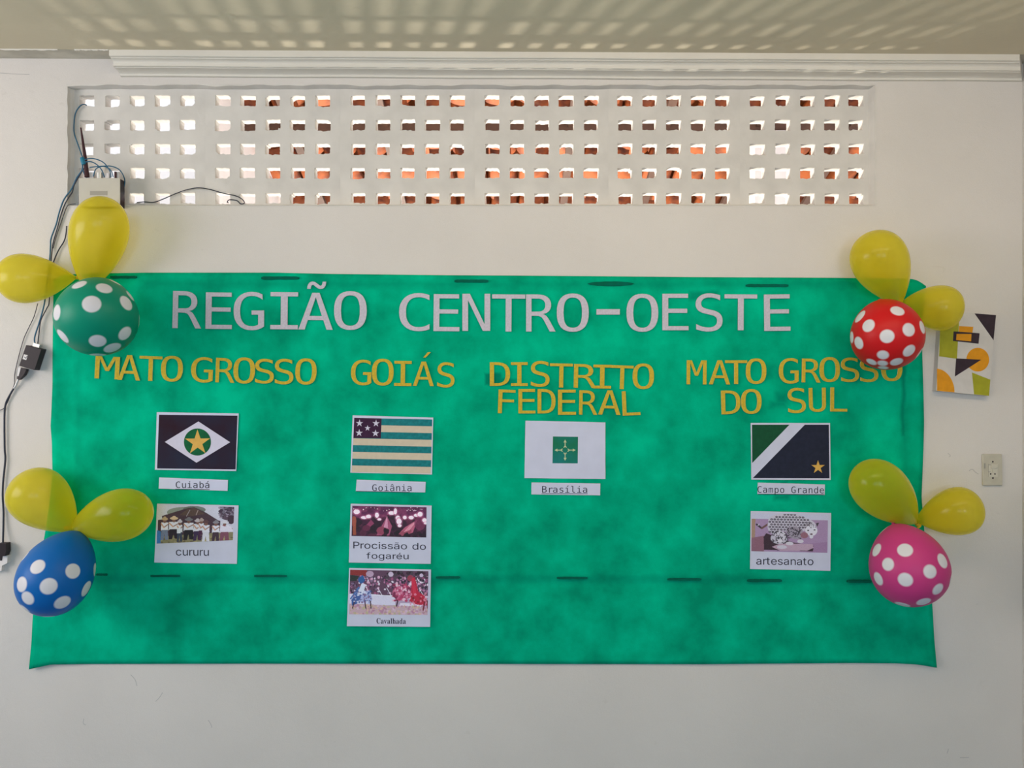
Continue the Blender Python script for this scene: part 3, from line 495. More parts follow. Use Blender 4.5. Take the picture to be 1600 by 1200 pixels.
# ------------------------------------------------------------------ letters
GL = json.loads('''{"cap":{"R":[[[265,245],[290,235],[311,219],[332,190],[359,142],[429,0],[354,0],[279,157],[255,193],[244,204],[232,211],[204,219],[120,220],[120,0],[50,0],[50,520],[195,520],[235,517],[270,510],[301,498],[326,481],[346,460],[360,434],[369,404],[372,369],[370,345],[365,323],[356,303],[343,285],[328,271],[310,259],[289,251]],[[120,462],[120,278],[221,279],[241,283],[259,290],[273,300],[283,313],[291,329],[296,348],[297,369],[296,391],[291,409],[283,425],[271,438],[256,449],[239,456],[218,461]]],"E":[[[69,520],[377,520],[377,461],[139,461],[139,307],[367,307],[367,248],[139,248],[139,59],[384,59],[384,0],[69,0]]],"G":[[[384,43],[354,20],[321,3],[284,-7],[244,-10],[198,-6],[157,8],[121,30],[91,61],[66,100],[49,146],[39,199],[36,259],[39,320],[49,373],[67,419],[91,458],[122,489],[158,511],[199,525],[246,529],[294,524],[324,515],[367,492],[367,420],[338,443],[309,459],[278,469],[246,472],[214,469],[186,459],[163,442],[143,419],[128,389],[118,353],[111,309],[109,259],[111,209],[117,165],[128,129],[142,99],[161,76],[184,60],[212,50],[256,47],[285,52],[310,64],[317,69],[317,209],[242,209],[242,267],[384,267]]],"I":[[[70,520],[359,520],[359,461],[250,461],[250,59],[359,59],[359,0],[70,0],[70,59],[179,59],[179,461],[70,461]]],"A":[[[214,458],[140,192],[289,192]],[[172,520],[257,520],[416,0],[344,0],[305,135],[123,135],[86,0],[13,0]]],"O":[[[315,259],[314,313],[309,358],[302,394],[292,423],[278,445],[261,460],[239,469],[214,472],[190,469],[169,460],[151,445],[138,423],[127,394],[120,358],[116,313],[114,259],[116,206],[120,161],[127,125],[138,96],[151,75],[169,59],[190,50],[214,47],[239,50],[261,59],[278,75],[292,96],[302,124],[309,161],[314,206]],[[389,259],[386,196],[378,141],[364,94],[346,57],[321,28],[291,7],[256,-6],[214,-10],[173,-6],[138,7],[108,27],[84,56],[65,94],[51,140],[43,196],[41,259],[43,323],[51,378],[65,425],[84,462],[108,492],[138,513],[173,525],[214,529],[256,525],[291,513],[321,492],[346,462],[364,425],[378,378],[386,323]]],"C":[[[374,18],[333,1],[290,-8],[259,-10],[212,-6],[170,8],[134,30],[104,61],[79,100],[62,146],[52,199],[48,259],[52,320],[62,373],[80,419],[104,458],[134,489],[170,511],[212,525],[259,529],[304,525],[346,513],[374,501],[374,429],[347,447],[318,461],[289,469],[259,472],[227,469],[199,459],[175,442],[156,419],[141,389],[130,353],[124,309],[122,259],[124,209],[130,166],[141,130],[156,100],[175,77],[199,60],[227,50],[259,47],[289,50],[319,58],[347,72],[374,91]]],"N":[[[48,520],[138,520],[313,92],[313,520],[381,520],[381,0],[292,0],[116,428],[116,0],[48,0]]],"T":[[[16,520],[413,520],[413,461],[250,461],[250,0],[180,0],[180,461],[16,461]]],"-":[[[124,224],[305,224],[305,167],[124,167]]],"S":[[[352,502],[352,431],[304,456],[272,466],[240,471],[200,471],[179,466],[160,459],[144,449],[132,436],[123,422],[117,405],[116,386],[117,370],[120,356],[126,344],[135,334],[146,325],[182,310],[276,286],[306,273],[330,259],[349,242],[364,222],[374,198],[380,172],[382,142],[379,107],[371,77],[356,51],[336,29],[311,12],[280,0],[244,-8],[184,-10],[129,-2],[74,14],[55,21],[55,96],[94,74],[131,59],[167,50],[203,47],[228,48],[250,53],[269,60],[286,71],[298,84],[308,99],[313,117],[315,138],[314,156],[310,172],[304,186],[295,197],[283,207],[267,215],[224,229],[153,247],[124,258],[100,271],[81,287],[67,305],[57,326],[50,349],[48,376],[51,409],[60,438],[75,465],[95,487],[121,506],[150,519],[183,527],[235,529],[299,519]]],"M":[[[30,520],[124,520],[214,255],[304,520],[399,520],[399,0],[334,0],[334,459],[241,185],[188,185],[95,459],[95,0],[30,0]]],"D":[[[152,58],[193,61],[227,69],[255,82],[276,101],[291,128],[302,163],[309,207],[311,259],[309,313],[302,357],[291,392],[276,418],[255,437],[227,451],[193,459],[152,462],[118,462],[118,58]],[[153,520],[209,516],[257,504],[297,484],[329,456],[353,420],[371,376],[382,322],[385,259],[382,197],[371,144],[353,99],[329,63],[297,36],[257,16],[209,4],[153,0],[48,0],[48,520]]],"F":[[[81,520],[387,520],[387,461],[152,461],[152,307],[365,307],[365,248],[152,248],[152,0],[81,0]]],"L":[[[75,520],[146,520],[146,59],[397,59],[397,0],[75,0]]],"U":[[[51,520],[122,520],[125,106],[131,88],[145,70],[163,57],[187,50],[214,47],[242,50],[266,57],[284,70],[300,93],[306,123],[307,520],[378,520],[377,163],[372,106],[368,86],[354,55],[334,31],[309,13],[281,0],[250,-8],[214,-10],[180,-8],[148,0],[120,13],[95,31],[75,55],[61,87],[54,132],[52,163]]],"~":[[[176,508],[170,510],[162,508],[155,504],[150,497],[144,473],[143,456],[100,456],[102,485],[108,509],[118,528],[131,543],[148,551],[167,554],[192,549],[216,533],[253,501],[259,500],[268,501],[274,506],[279,513],[285,537],[286,554],[329,554],[327,525],[321,501],[311,482],[298,467],[281,459],[262,456],[237,461],[221,470]]],"'":[[[263,570],[332,570],[219,439],[165,439]]]},"mono":{"C":[451,[[[374,18],[346,6],[319,-3],[290,-8],[259,-10],[170,8],[104,61],[62,146],[48,259],[62,373],[104,458],[170,511],[259,529],[290,527],[319,522],[346,513],[374,501],[374,429],[347,447],[318,461],[289,469],[259,472],[199,459],[156,419],[130,353],[122,259],[130,166],[156,100],[199,60],[259,47],[289,50],[319,58],[347,72],[374,91]]]],"u":[431,[[[68,148],[68,389],[132,389],[132,148],[137,102],[151,70],[174,52],[208,46],[248,54],[278,77],[296,116],[302,169],[302,389],[366,389],[366,0],[302,0],[302,58],[281,29],[255,7],[223,-6],[186,-10],[134,0],[97,29],[75,78]]]],"i":[437,[[[89,390],[253,390],[253,50],[380,50],[380,0],[62,0],[62,50],[189,50],[189,340],[89,340]],[[189,542],[253,542],[253,461],[189,461]]]],"a":[453,[[[223,196],[174,191],[139,176],[117,152],[110,118],[116,86],[132,63],[157,48],[190,44],[238,53],[274,80],[296,124],[304,182],[304,196]],[[369,0],[304,0],[304,58],[281,28],[253,6],[218,-6],[177,-10],[123,-2],[82,24],[55,63],[46,114],[57,171],[90,212],[144,238],[218,246],[304,246],[304,256],[298,297],[281,324],[250,340],[206,345],[173,343],[140,336],[107,324],[75,308],[75,372],[110,384],[143,393],[175,398],[206,399],[251,396],[289,385],[320,367],[344,342],[356,323],[363,299],[367,267]]]],"b":[432,[[[320,195],[314,260],[296,307],[267,336],[226,345],[185,336],[155,307],[137,260],[131,195],[137,130],[155,83],[185,54],[226,44],[267,54],[296,82],[314,129]],[[131,340],[150,365],[174,384],[203,396],[236,399],[299,386],[347,345],[377,281],[387,196],[377,110],[347,45],[299,4],[235,-10],[203,-6],[174,5],[150,24],[131,49],[131,0],[67,0],[67,542],[131,542]]]],"\u00e1":[453,[[[223,196],[174,191],[139,176],[117,152],[110,118],[116,86],[132,63],[157,48],[190,44],[238,53],[274,80],[296,124],[304,182],[304,196]],[[369,0],[304,0],[304,58],[281,28],[253,6],[218,-6],[177,-10],[123,-2],[82,24],[55,63],[46,114],[57,171],[90,212],[144,238],[218,246],[304,246],[304,256],[298,297],[281,324],[250,340],[206,345],[173,343],[140,336],[107,324],[75,308],[75,372],[110,384],[143,393],[175,398],[206,399],[251,396],[289,385],[320,367],[344,342],[356,323],[363,299],[367,267]],[[263,570],[332,570],[219,439],[165,439]]]],"G":[464,[[[384,43],[354,20],[321,3],[284,-7],[244,-10],[157,8],[91,61],[49,146],[36,259],[49,373],[91,458],[158,511],[246,529],[278,527],[309,520],[338,508],[367,492],[367,420],[338,443],[309,459],[278,469],[246,472],[186,459],[143,419],[118,353],[109,259],[117,165],[142,99],[184,60],[244,47],[266,48],[285,52],[302,59],[317,69],[317,209],[242,209],[242,267],[384,267]]]],"o":[452,[[[214,345],[172,336],[141,307],[122,260],[116,195],[122,129],[141,82],[172,54],[214,44],[258,54],[289,82],[307,129],[314,195],[307,260],[289,307],[258,336]],[[214,399],[286,386],[339,347],[371,282],[382,195],[371,107],[339,42],[286,3],[214,-10],[143,3],[91,42],[58,107],[48,195],[58,282],[91,347],[143,386]]]],"n":[431,[[[366,242],[366,0],[302,0],[302,242],[297,287],[283,319],[259,337],[225,344],[186,336],[156,312],[138,273],[132,220],[132,0],[68,0],[68,390],[132,390],[132,331],[152,361],[178,382],[210,395],[248,399],[300,390],[337,360],[359,311]]]],"\u00e2":[453,[[[223,196],[174,191],[139,176],[117,152],[110,118],[116,86],[132,63],[157,48],[190,44],[238,53],[274,80],[296,124],[304,182],[304,196]],[[369,0],[304,0],[304,58],[281,28],[253,6],[218,-6],[177,-10],[123,-2],[82,24],[55,63],[46,114],[57,171],[90,212],[144,238],[218,246],[304,246],[304,256],[298,297],[281,324],[250,340],[206,345],[173,343],[140,336],[107,324],[75,308],[75,372],[110,384],[143,393],[175,398],[206,399],[251,396],[289,385],[320,367],[344,342],[356,323],[363,299],[367,267]],[[189,570],[240,570],[326,439],[278,439],[214,525],[152,439],[103,439]]]],"B":[442,[[[128,248],[128,58],[212,58],[264,63],[299,79],[319,108],[325,150],[318,194],[298,224],[262,242],[212,248]],[[128,462],[128,305],[210,305],[254,310],[284,325],[301,350],[307,388],[301,422],[284,445],[255,458],[210,462]],[[58,520],[212,520],[282,511],[335,485],[367,444],[378,388],[372,345],[355,313],[326,290],[287,278],[332,263],[367,235],[389,194],[396,143],[384,81],[350,36],[292,9],[212,0],[58,0]]]],"r":[373,[[[402,310],[381,323],[360,333],[338,338],[314,340],[261,331],[222,303],[198,257],[190,194],[190,0],[126,0],[126,390],[190,390],[190,314],[211,350],[240,377],[276,394],[319,399],[341,398],[363,393],[383,386],[402,375]]]],"s":[425,[[[339,376],[339,314],[311,328],[283,338],[255,344],[227,346],[189,342],[162,332],[146,314],[140,289],[144,266],[156,250],[184,237],[262,220],[304,206],[334,183],[352,152],[359,113],[348,61],[318,22],[268,-2],[203,-10],[174,-9],[143,-4],[74,14],[74,80],[109,64],[143,53],[175,46],[205,44],[242,48],[271,61],[288,81],[294,109],[273,147],[206,171],[182,176],[134,191],[101,213],[82,243],[76,282],[85,332],[114,369],[160,392],[222,399],[253,398],[282,394],[311,386]]]],"\u00ed":[437,[[[89,390],[253,390],[253,50],[380,50],[380,0],[62,0],[62,50],[189,50],[189,340],[89,340]],[[263,570],[332,570],[219,439],[165,439]]]],"l":[444,[[[222,141],[226,103],[238,76],[258,60],[285,54],[360,54],[360,0],[279,0],[228,9],[190,37],[166,81],[158,141],[158,495],[56,495],[56,546],[222,546]]]],"m":[461,[[[235,350],[249,372],[265,387],[286,396],[310,399],[350,390],[376,363],[390,311],[395,226],[395,0],[337,0],[337,223],[334,290],[327,326],[314,341],[294,346],[270,340],[256,324],[248,288],[245,223],[245,0],[187,0],[187,223],[184,291],[177,326],[163,341],[141,346],[120,340],[106,324],[99,288],[96,223],[96,0],[38,0],[38,390],[96,390],[96,357],[109,375],[125,388],[143,397],[164,399],[188,396],[208,387],[224,372]]]],"p":[433,[[[131,49],[131,-148],[66,-148],[66,390],[131,390],[131,340],[149,366],[173,384],[202,396],[235,399],[298,386],[346,345],[376,280],[386,193],[376,108],[345,44],[298,3],[235,-10],[201,-6],[173,5],[149,24]],[[319,195],[313,260],[295,307],[266,336],[225,345],[184,336],[155,307],[137,260],[131,195],[137,130],[155,83],[184,54],[225,44],[266,54],[295,82],[313,129]]]],"d":[456,[[[299,340],[299,542],[363,542],[363,0],[299,0],[299,49],[280,24],[256,5],[227,-6],[195,-10],[131,4],[83,45],[53,110],[43,196],[53,281],[84,345],[132,386],[195,399],[228,396],[257,384],[281,366]],[[110,195],[116,129],[134,82],[163,54],[204,44],[245,54],[275,83],[293,130],[299,195],[293,260],[275,307],[245,336],[204,345],[163,336],[134,307],[116,260]]]],"e":[456,[[[387,211],[387,180],[110,180],[118,121],[143,79],[183,53],[237,44],[268,47],[301,54],[335,66],[372,84],[372,20],[336,7],[302,-3],[268,-8],[236,-10],[155,4],[94,44],[56,109],[43,195],[55,279],[93,344],[151,385],[227,399],[293,387],[344,349],[376,289]],[[323,230],[316,279],[296,316],[266,338],[224,345],[182,337],[148,314],[124,278],[112,229]]]]},"sans":{"c":[393,[[[207,-8],[159,-2],[117,16],[82,46],[56,85],[40,133],[34,187],[40,243],[56,291],[82,330],[117,360],[159,378],[207,384],[234,383],[260,377],[284,368],[305,356],[324,341],[340,322],[353,301],[362,277],[303,262],[298,276],[290,289],[281,301],[270,311],[257,319],[242,325],[226,329],[207,330],[173,325],[145,310],[124,287],[108,258],[99,224],[96,187],[99,151],[108,117],[124,89],[145,66],[173,51],[207,46],[226,48],[243,52],[258,58],[271,66],[282,76],[292,89],[299,102],[304,117],[363,102],[354,78],[341,56],[325,37],[306,21],[285,9],[261,-1],[235,-6]]]],"u":[389,[[[182,-5],[146,-1],[115,11],[89,31],[69,59],[57,95],[53,139],[53,379],[114,379],[114,144],[119,105],[137,75],[164,56],[200,50],[226,53],[249,62],[268,77],[283,97],[293,122],[296,153],[296,379],[357,379],[357,0],[298,0],[298,92],[307,92],[286,47],[257,17],[222,0]]]],"P":[416,[[[60,0],[60,509],[235,509],[289,503],[332,487],[366,462],[390,430],[404,391],[409,348],[404,304],[390,265],[366,233],[332,207],[289,191],[235,186],[109,186],[109,242],[233,242],[269,246],[297,256],[318,272],[333,294],[342,319],[344,348],[342,376],[333,402],[318,423],[297,439],[268,449],[232,452],[125,452],[125,0]]]],"r":[238,[[[53,0],[53,379],[112,379],[112,321],[115,321],[130,347],[152,367],[181,380],[243,384],[243,322],[207,326],[182,323],[159,315],[140,301],[126,284],[117,262],[114,237],[114,0]]]],"o":[412,[[[207,-8],[159,-2],[117,16],[82,46],[56,85],[40,133],[34,187],[40,243],[56,291],[82,330],[117,360],[159,378],[207,384],[256,378],[299,360],[333,330],[359,291],[376,243],[381,187],[376,133],[359,85],[333,46],[299,16],[256,-2]],[[207,46],[242,51],[270,66],[292,89],[307,117],[316,151],[319,187],[316,224],[307,258],[292,287],[270,310],[242,325],[207,330],[173,325],[145,310],[124,287],[108,258],[99,224],[96,187],[99,151],[108,117],[124,89],[145,66],[173,51]]]],"i":[156,[[[53,0],[53,379],[114,379],[114,0]],[[84,443],[67,446],[54,455],[44,468],[41,483],[44,499],[54,512],[67,521],[84,524],[100,521],[114,512],[123,499],[126,483],[123,468],[114,455],[100,446]]]],"s":[361,[[[182,-8],[145,-5],[112,3],[84,18],[62,38],[45,63],[36,94],[94,107],[105,79],[124,60],[150,49],[181,45],[217,50],[244,62],[262,81],[268,103],[265,121],[254,136],[237,147],[212,155],[149,170],[104,186],[72,208],[53,237],[47,274],[51,305],[65,332],[87,354],[115,370],[149,381],[187,384],[223,381],[254,372],[279,358],[299,339],[314,316],[324,290],[268,277],[258,298],[243,316],[219,328],[187,333],[156,329],[131,317],[114,299],[109,277],[112,258],[124,243],[144,232],[172,223],[229,209],[275,194],[306,171],[325,142],[331,107],[326,75],[312,47],[290,24],[260,6],[223,-5]]]],"\u00e3":[390,[[[160,-9],[126,-5],[94,5],[68,22],[48,45],[35,73],[30,108],[34,138],[43,161],[58,179],[78,193],[100,203],[152,216],[252,230],[265,235],[273,243],[276,257],[273,279],[267,297],[256,311],[240,322],[220,329],[196,331],[171,329],[149,322],[132,313],[118,301],[107,288],[100,274],[41,291],[57,322],[79,346],[104,364],[133,375],[163,382],[194,384],[239,379],[263,372],[286,360],[306,343],[322,320],[333,290],[337,251],[337,0],[277,0],[277,52],[272,52],[264,38],[252,25],[236,12],[215,1],[190,-6]],[[170,45],[202,49],[228,59],[248,74],[263,93],[272,115],[276,138],[276,190],[259,182],[154,164],[134,159],[117,150],[103,139],[95,124],[92,105],[94,87],[102,72],[114,61],[130,52],[149,47]],[[234,446],[209,450],[158,473],[151,475],[143,472],[138,466],[133,448],[90,448],[94,476],[104,498],[121,513],[145,518],[170,514],[219,491],[227,490],[235,491],[240,496],[244,505],[247,517],[288,517],[284,488],[273,466],[256,451]]]],"d":[421,[[[195,-8],[151,-2],[111,16],[79,45],[55,84],[39,133],[34,189],[39,245],[55,293],[79,332],[112,361],[151,378],[196,384],[228,381],[253,373],[272,360],[287,346],[306,319],[311,319],[311,509],[372,509],[372,0],[313,0],[313,59],[307,59],[287,31],[272,17],[252,4],[227,-5]],[[205,47],[236,51],[263,65],[284,86],[299,115],[309,150],[312,189],[309,229],[300,263],[284,291],[263,312],[237,325],[205,330],[172,325],[145,311],[124,290],[108,261],[99,227],[96,189],[99,151],[109,117],[124,88],[145,66],[172,51]]]],"f":[278,[[[228,379],[228,327],[6,327],[6,379]],[[81,0],[81,432],[84,461],[96,486],[113,505],[135,519],[161,527],[187,530],[222,527],[243,521],[227,468],[206,473],[195,474],[171,470],[154,460],[145,443],[142,419],[142,0]]]],"g":[422,[[[207,-151],[168,-148],[134,-140],[105,-127],[82,-110],[64,-91],[51,-69],[101,-41],[122,-66],[136,-78],[154,-88],[178,-95],[207,-97],[249,-92],[282,-75],[304,-47],[311,-6],[311,68],[306,68],[287,41],[272,28],[252,16],[227,8],[195,5],[152,10],[113,27],[80,53],[55,90],[39,136],[34,191],[39,246],[55,293],[80,332],[112,361],[152,378],[196,384],[228,382],[253,373],[273,360],[288,346],[308,319],[313,319],[313,379],[372,379],[372,-9],[367,-54],[350,-90],[324,-117],[291,-136],[251,-147]],[[205,59],[237,63],[264,75],[285,95],[300,121],[309,154],[312,193],[309,231],[300,264],[285,291],[264,312],[237,325],[205,330],[172,325],[145,312],[124,290],[109,262],[99,229],[96,193],[99,155],[109,123],[124,96],[145,76],[172,63]]]],"a":[390,[[[160,-9],[126,-5],[94,5],[68,22],[48,45],[35,73],[30,108],[34,138],[43,161],[58,179],[78,193],[100,203],[152,216],[252,230],[265,235],[273,243],[276,257],[273,279],[267,297],[256,311],[240,322],[220,329],[196,331],[171,329],[149,322],[132,313],[118,301],[107,288],[100,274],[41,291],[57,322],[79,346],[104,364],[133,375],[163,382],[194,384],[239,379],[263,372],[286,360],[306,343],[322,320],[333,290],[337,251],[337,0],[277,0],[277,52],[272,52],[264,38],[252,25],[236,12],[215,1],[190,-6]],[[170,45],[202,49],[228,59],[248,74],[263,93],[272,115],[276,138],[276,190],[259,182],[154,164],[134,159],[117,150],[103,139],[95,124],[92,105],[94,87],[102,72],[114,61],[130,52],[149,47]]]],"\u00e9":[401,[[[212,-8],[161,-2],[117,16],[82,46],[56,85],[40,132],[34,187],[39,242],[55,290],[81,329],[115,359],[157,378],[205,384],[236,382],[266,374],[294,361],[319,341],[341,315],[357,282],[368,242],[371,169],[75,169],[75,221],[338,221],[310,202],[307,237],[298,269],[283,294],[263,314],[237,326],[205,330],[173,326],[146,313],[125,294],[109,270],[99,241],[96,211],[96,178],[100,139],[110,106],[128,80],[151,61],[179,50],[212,46],[234,48],[254,53],[271,61],[285,73],[297,88],[306,105],[365,91],[353,63],[335,39],[311,19],[283,4],[249,-5]],[[177,429],[225,529],[293,529],[227,429]]]],"e":[401,[[[212,-8],[161,-2],[117,16],[82,46],[56,85],[40,132],[34,187],[39,242],[55,290],[81,329],[115,359],[157,378],[205,384],[236,382],[266,374],[294,361],[319,341],[341,315],[357,282],[368,242],[371,169],[75,169],[75,221],[338,221],[310,202],[307,237],[298,269],[283,294],[263,314],[237,326],[205,330],[173,326],[146,313],[125,294],[109,270],[99,241],[96,211],[96,178],[100,139],[110,106],[128,80],[151,61],[179,50],[212,46],[234,48],[254,53],[271,61],[285,73],[297,88],[306,105],[365,91],[353,63],[335,39],[311,19],[283,4],[249,-5]]]],"t":[252,[[[204,379],[204,327],[6,327],[6,379]],[[65,471],[126,471],[126,98],[128,76],[136,61],[150,53],[177,50],[202,54],[213,2],[168,-4],[125,2],[92,21],[72,52],[65,93]]]],"n":[388,[[[114,227],[114,0],[53,0],[53,379],[112,379],[112,287],[102,287],[124,332],[152,362],[187,379],[227,384],[264,380],[295,369],[321,349],[341,321],[353,285],[357,240],[357,0],[296,0],[296,235],[290,275],[273,304],[246,323],[210,329],[184,326],[161,317],[141,303],[126,283],[117,257]]]]},"serif":{"C":[469,[[[257,-11],[193,-3],[137,20],[91,56],[56,104],[34,162],[26,228],[34,294],[56,351],[92,399],[139,435],[195,458],[259,465],[309,459],[377,436],[388,435],[408,443],[419,465],[437,465],[437,308],[420,308],[392,364],[356,407],[313,434],[265,443],[174,389],[144,226],[177,74],[278,24],[318,29],[358,45],[395,71],[428,106],[447,89],[365,14]]]],"a":[351,[[[255,-10],[216,1],[200,35],[151,2],[95,-9],[64,-4],[40,11],[25,34],[20,63],[31,104],[63,136],[119,164],[199,190],[199,241],[196,266],[187,282],[171,292],[148,296],[115,290],[104,274],[121,243],[123,231],[120,215],[110,202],[95,194],[77,191],[59,194],[45,203],[36,218],[33,236],[37,259],[49,278],[69,295],[95,308],[126,316],[162,318],[223,312],[263,292],[285,259],[293,210],[293,48],[295,40],[298,36],[304,34],[312,36],[320,42],[329,28],[294,-1]],[[151,34],[162,35],[174,41],[187,50],[199,63],[199,169],[138,139],[118,84],[126,46]]]],"v":[336,[[[142,-10],[30,267],[22,281],[12,290],[-3,293],[-3,310],[164,310],[164,294],[156,294],[136,290],[129,276],[130,268],[185,122],[240,264],[241,272],[232,289],[203,294],[203,310],[305,310],[305,295],[289,289],[278,279],[260,243],[160,-10]]]],"l":[208,[[[18,0],[18,16],[35,19],[45,26],[51,37],[52,56],[52,398],[51,417],[47,429],[38,436],[20,439],[20,455],[148,455],[148,56],[150,38],[154,26],[164,19],[180,16],[180,0]]]],"h":[390,[[[18,0],[18,16],[35,19],[45,26],[51,37],[52,56],[52,399],[51,417],[46,429],[36,437],[19,440],[19,455],[148,455],[148,267],[190,305],[243,318],[309,292],[330,212],[330,56],[332,38],[337,26],[347,19],[363,16],[363,0],[202,0],[202,16],[207,16],[228,26],[235,56],[235,217],[234,241],[229,258],[219,268],[203,271],[173,262],[148,235],[148,56],[149,38],[154,26],[164,19],[180,16],[180,0]]]],"d":[377,[[[140,-10],[107,-5],[78,10],[53,35],[35,66],[23,104],[19,147],[24,196],[36,237],[55,272],[81,297],[112,313],[146,318],[189,309],[223,280],[223,401],[220,419],[212,430],[198,437],[176,439],[176,455],[319,455],[319,75],[320,54],[325,41],[335,32],[353,28],[353,11],[294,6],[223,-10],[223,39],[188,2]],[[171,28],[187,31],[202,41],[215,56],[223,76],[223,242],[217,257],[206,270],[191,278],[174,281],[147,273],[130,250],[121,210],[118,153],[121,98],[130,58],[146,36]]]]}}''')
def place_glyph(loops, box, rot=0.0, src=None):
    xs = [p[0] for l in loops for p in l]; ys = [p[1] for l in loops for p in l]
    sx0, sx1, sy0, sy1 = src or (min(xs), max(xs), min(ys), max(ys)); x0, y0, x1, y1 = box
    cx, cy = (x0+x1)/2, (y0+y1)/2; c, s = math.cos(rot), math.sin(rot); out = []
    for l in loops:
        q = []
        for (gx_, gy_) in l:
            x = x0+(gx_-sx0)/(sx1-sx0)*(x1-x0)-cx; y = y1-(gy_-sy0)/(sy1-sy0)*(y1-y0)-cy
            q.append((cx+x*c-y*s, cy+x*s+y*c))
        out.append(q)
    return out
ordn = ['first', 'second', 'third', 'fourth', 'fifth', 'sixth', 'seventh', 'eighth']
def word(text, boxes, where, colour, mats, group, out0=0.0135, th=0.0022, accents={}):
    for i, (ch, bx) in enumerate(zip(text, boxes)):
        base = {'Ã': 'A', 'Á': 'A'}.get(ch, ch)
        rot = math.radians(bx[4]) if len(bx) > 4 else 0
        oo = out0+(0.0006 if i % 2 else 0.0)
        mb = plate(place_glyph(GL['cap'][base], bx[:4], rot), oo, oo+th)
        if ch in accents:
            a, abx = accents[ch]
            root = empty('letter', center(mb.v)); mb.build('letter_body', mats, parent=root)
            plate(place_glyph(GL['cap'][a], abx, rot), oo, oo+th).build('tilde' if a == '~' else 'acute_accent', mats, parent=root)
        else:
            root = mb.build('letter' if ch != '-' else 'hyphen', mats)
        what = 'hyphen' if ch == '-' else 'letter '+ch
        pos = ordn[i]+(' and last' if i == len(text)-1 and i else '')
        lb = '%s cut-out %s, %s letter of %s' % (colour, what, pos, where) if ch != '-' else '%s cut-out hyphen between CENTRO and OESTE in the banner heading' % colour
        tag(root, lb, 'letter' if ch != '-' else 'hyphen', group)
gm = [M_grey, M_grey]; ym = [M_yel, M_yele]
hg = 'grey heading letters on the banner'; yg = 'mustard state name letters on the banner'
word('REGIÃO', [(269.8,455,314.5,513,1.2),(321.3,457,362.5,514,0.8),(365,456,412.5,516),(422.5,456.5,465.6,514.5,.5),(466.5,457.5,520,515,.6),(522,455,573,515.5)],
     'REGIÃO in the banner heading', 'light grey', gm, hg, accents={'Ã': ('~', (480, 440, 509.5, 451.5))})
word('CENTRO', [(623.5,458,671,517.5),(677.5,459.7,718,517.5,.5),(722.5,459,766,517),(768.6,460,820.6,518,.4),(822,460,868,518),(870,458.6,920,518.4)],
     'CENTRO in the banner heading', 'light grey', gm, hg)
word('-', [(932,483,968.5,491.5)], '', 'light grey', gm, hg)
word('OESTE', [(979,459,1028.6,518.4),(1035,459,1076,516),(1087,458.3,1129,518),(1132,460,1183,516,.3),(1194,460,1235,517,-.6)],
     'OESTE in the banner heading', 'light grey', gm, hg)
word('MATO', [(148.5,557,186.5,592,3),(184.5,555,219,594,2),(217.4,556.5,253,595,2),(251.6,556,285.6,596.3,2)], 'MATO in MATO GROSSO, left column', 'mustard', ym, yg)
word('GROSSO', [(298.6,558,332.6,597.7,2),(337,559.5,366.5,597.7,2),(364.7,558.5,398.4,599.4,2),(398.4,560.7,428,599.4,2),(429.3,560.7,458.5,600.6,2),(461.4,560,494.6,601,2)],
     'GROSSO in MATO GROSSO, left column', 'mustard', ym, yg)
word('GOIÁS', [(548.4,562,580.3,602,1),(581,560.6,615,602.5,1),(616,564,643,603,1),(645.5,565,678,603,1),(683.3,566,710.5,605.6,3)], 'GOIÁS on the banner', 'mustard', ym, yg,
     accents={'Á': ("'", (661.5, 550.3, 673, 558.7))})
word('DISTRITO', [(765.3,566,797,603),(798.5,566,824.5,603),(829.4,564,859,604.5,2),(859,568,895,605.5,1),(896.8,569,932,606,1),(927,570,955,607,1),(954.5,571,989.6,608,2),(988.6,568,1022,608)],
     'DISTRITO above FEDERAL', 'mustard', ym, yg)
word('FEDERAL', [(778.5,609,805,646,2),(810,608,836.5,646),(840,608,868,646),(872,609,900,648),(905,610,933.5,648,1),(935,610,970,648,1.5),(972.3,611,1000,649,-2.5)],
     'FEDERAL below DISTRITO', 'mustard', ym, yg)
word('MATO', [(1073,563,1104,600.5,.5),(1108,563,1141,600.5,.5),(1133,563,1167.5,600),(1165.5,560,1197.5,600)], 'MATO above DO SUL, right column', 'mustard', ym, yg)
word('GROSSO', [(1217,559.5,1248,599.5),(1253,560.5,1282.5,597.5,1),(1280.5,558,1312.5,597),(1314,558.7,1342.5,597),(1344,558.5,1372.5,597),(1377,557,1410,595.5)],
     'GROSSO above SUL, right column', 'mustard', ym, yg)
word('DO', [(1127,610,1157,647,-1.5),(1158,608,1190,646.7)], 'DO under MATO, right column', 'mustard', ym, yg)
word('SUL', [(1231,606,1259,645.5,-1),(1264,606,1290.5,643.7,-1),(1297.5,605.5,1324,643,.5)], 'SUL under GROSSO, right column', 'mustard', ym, yg)

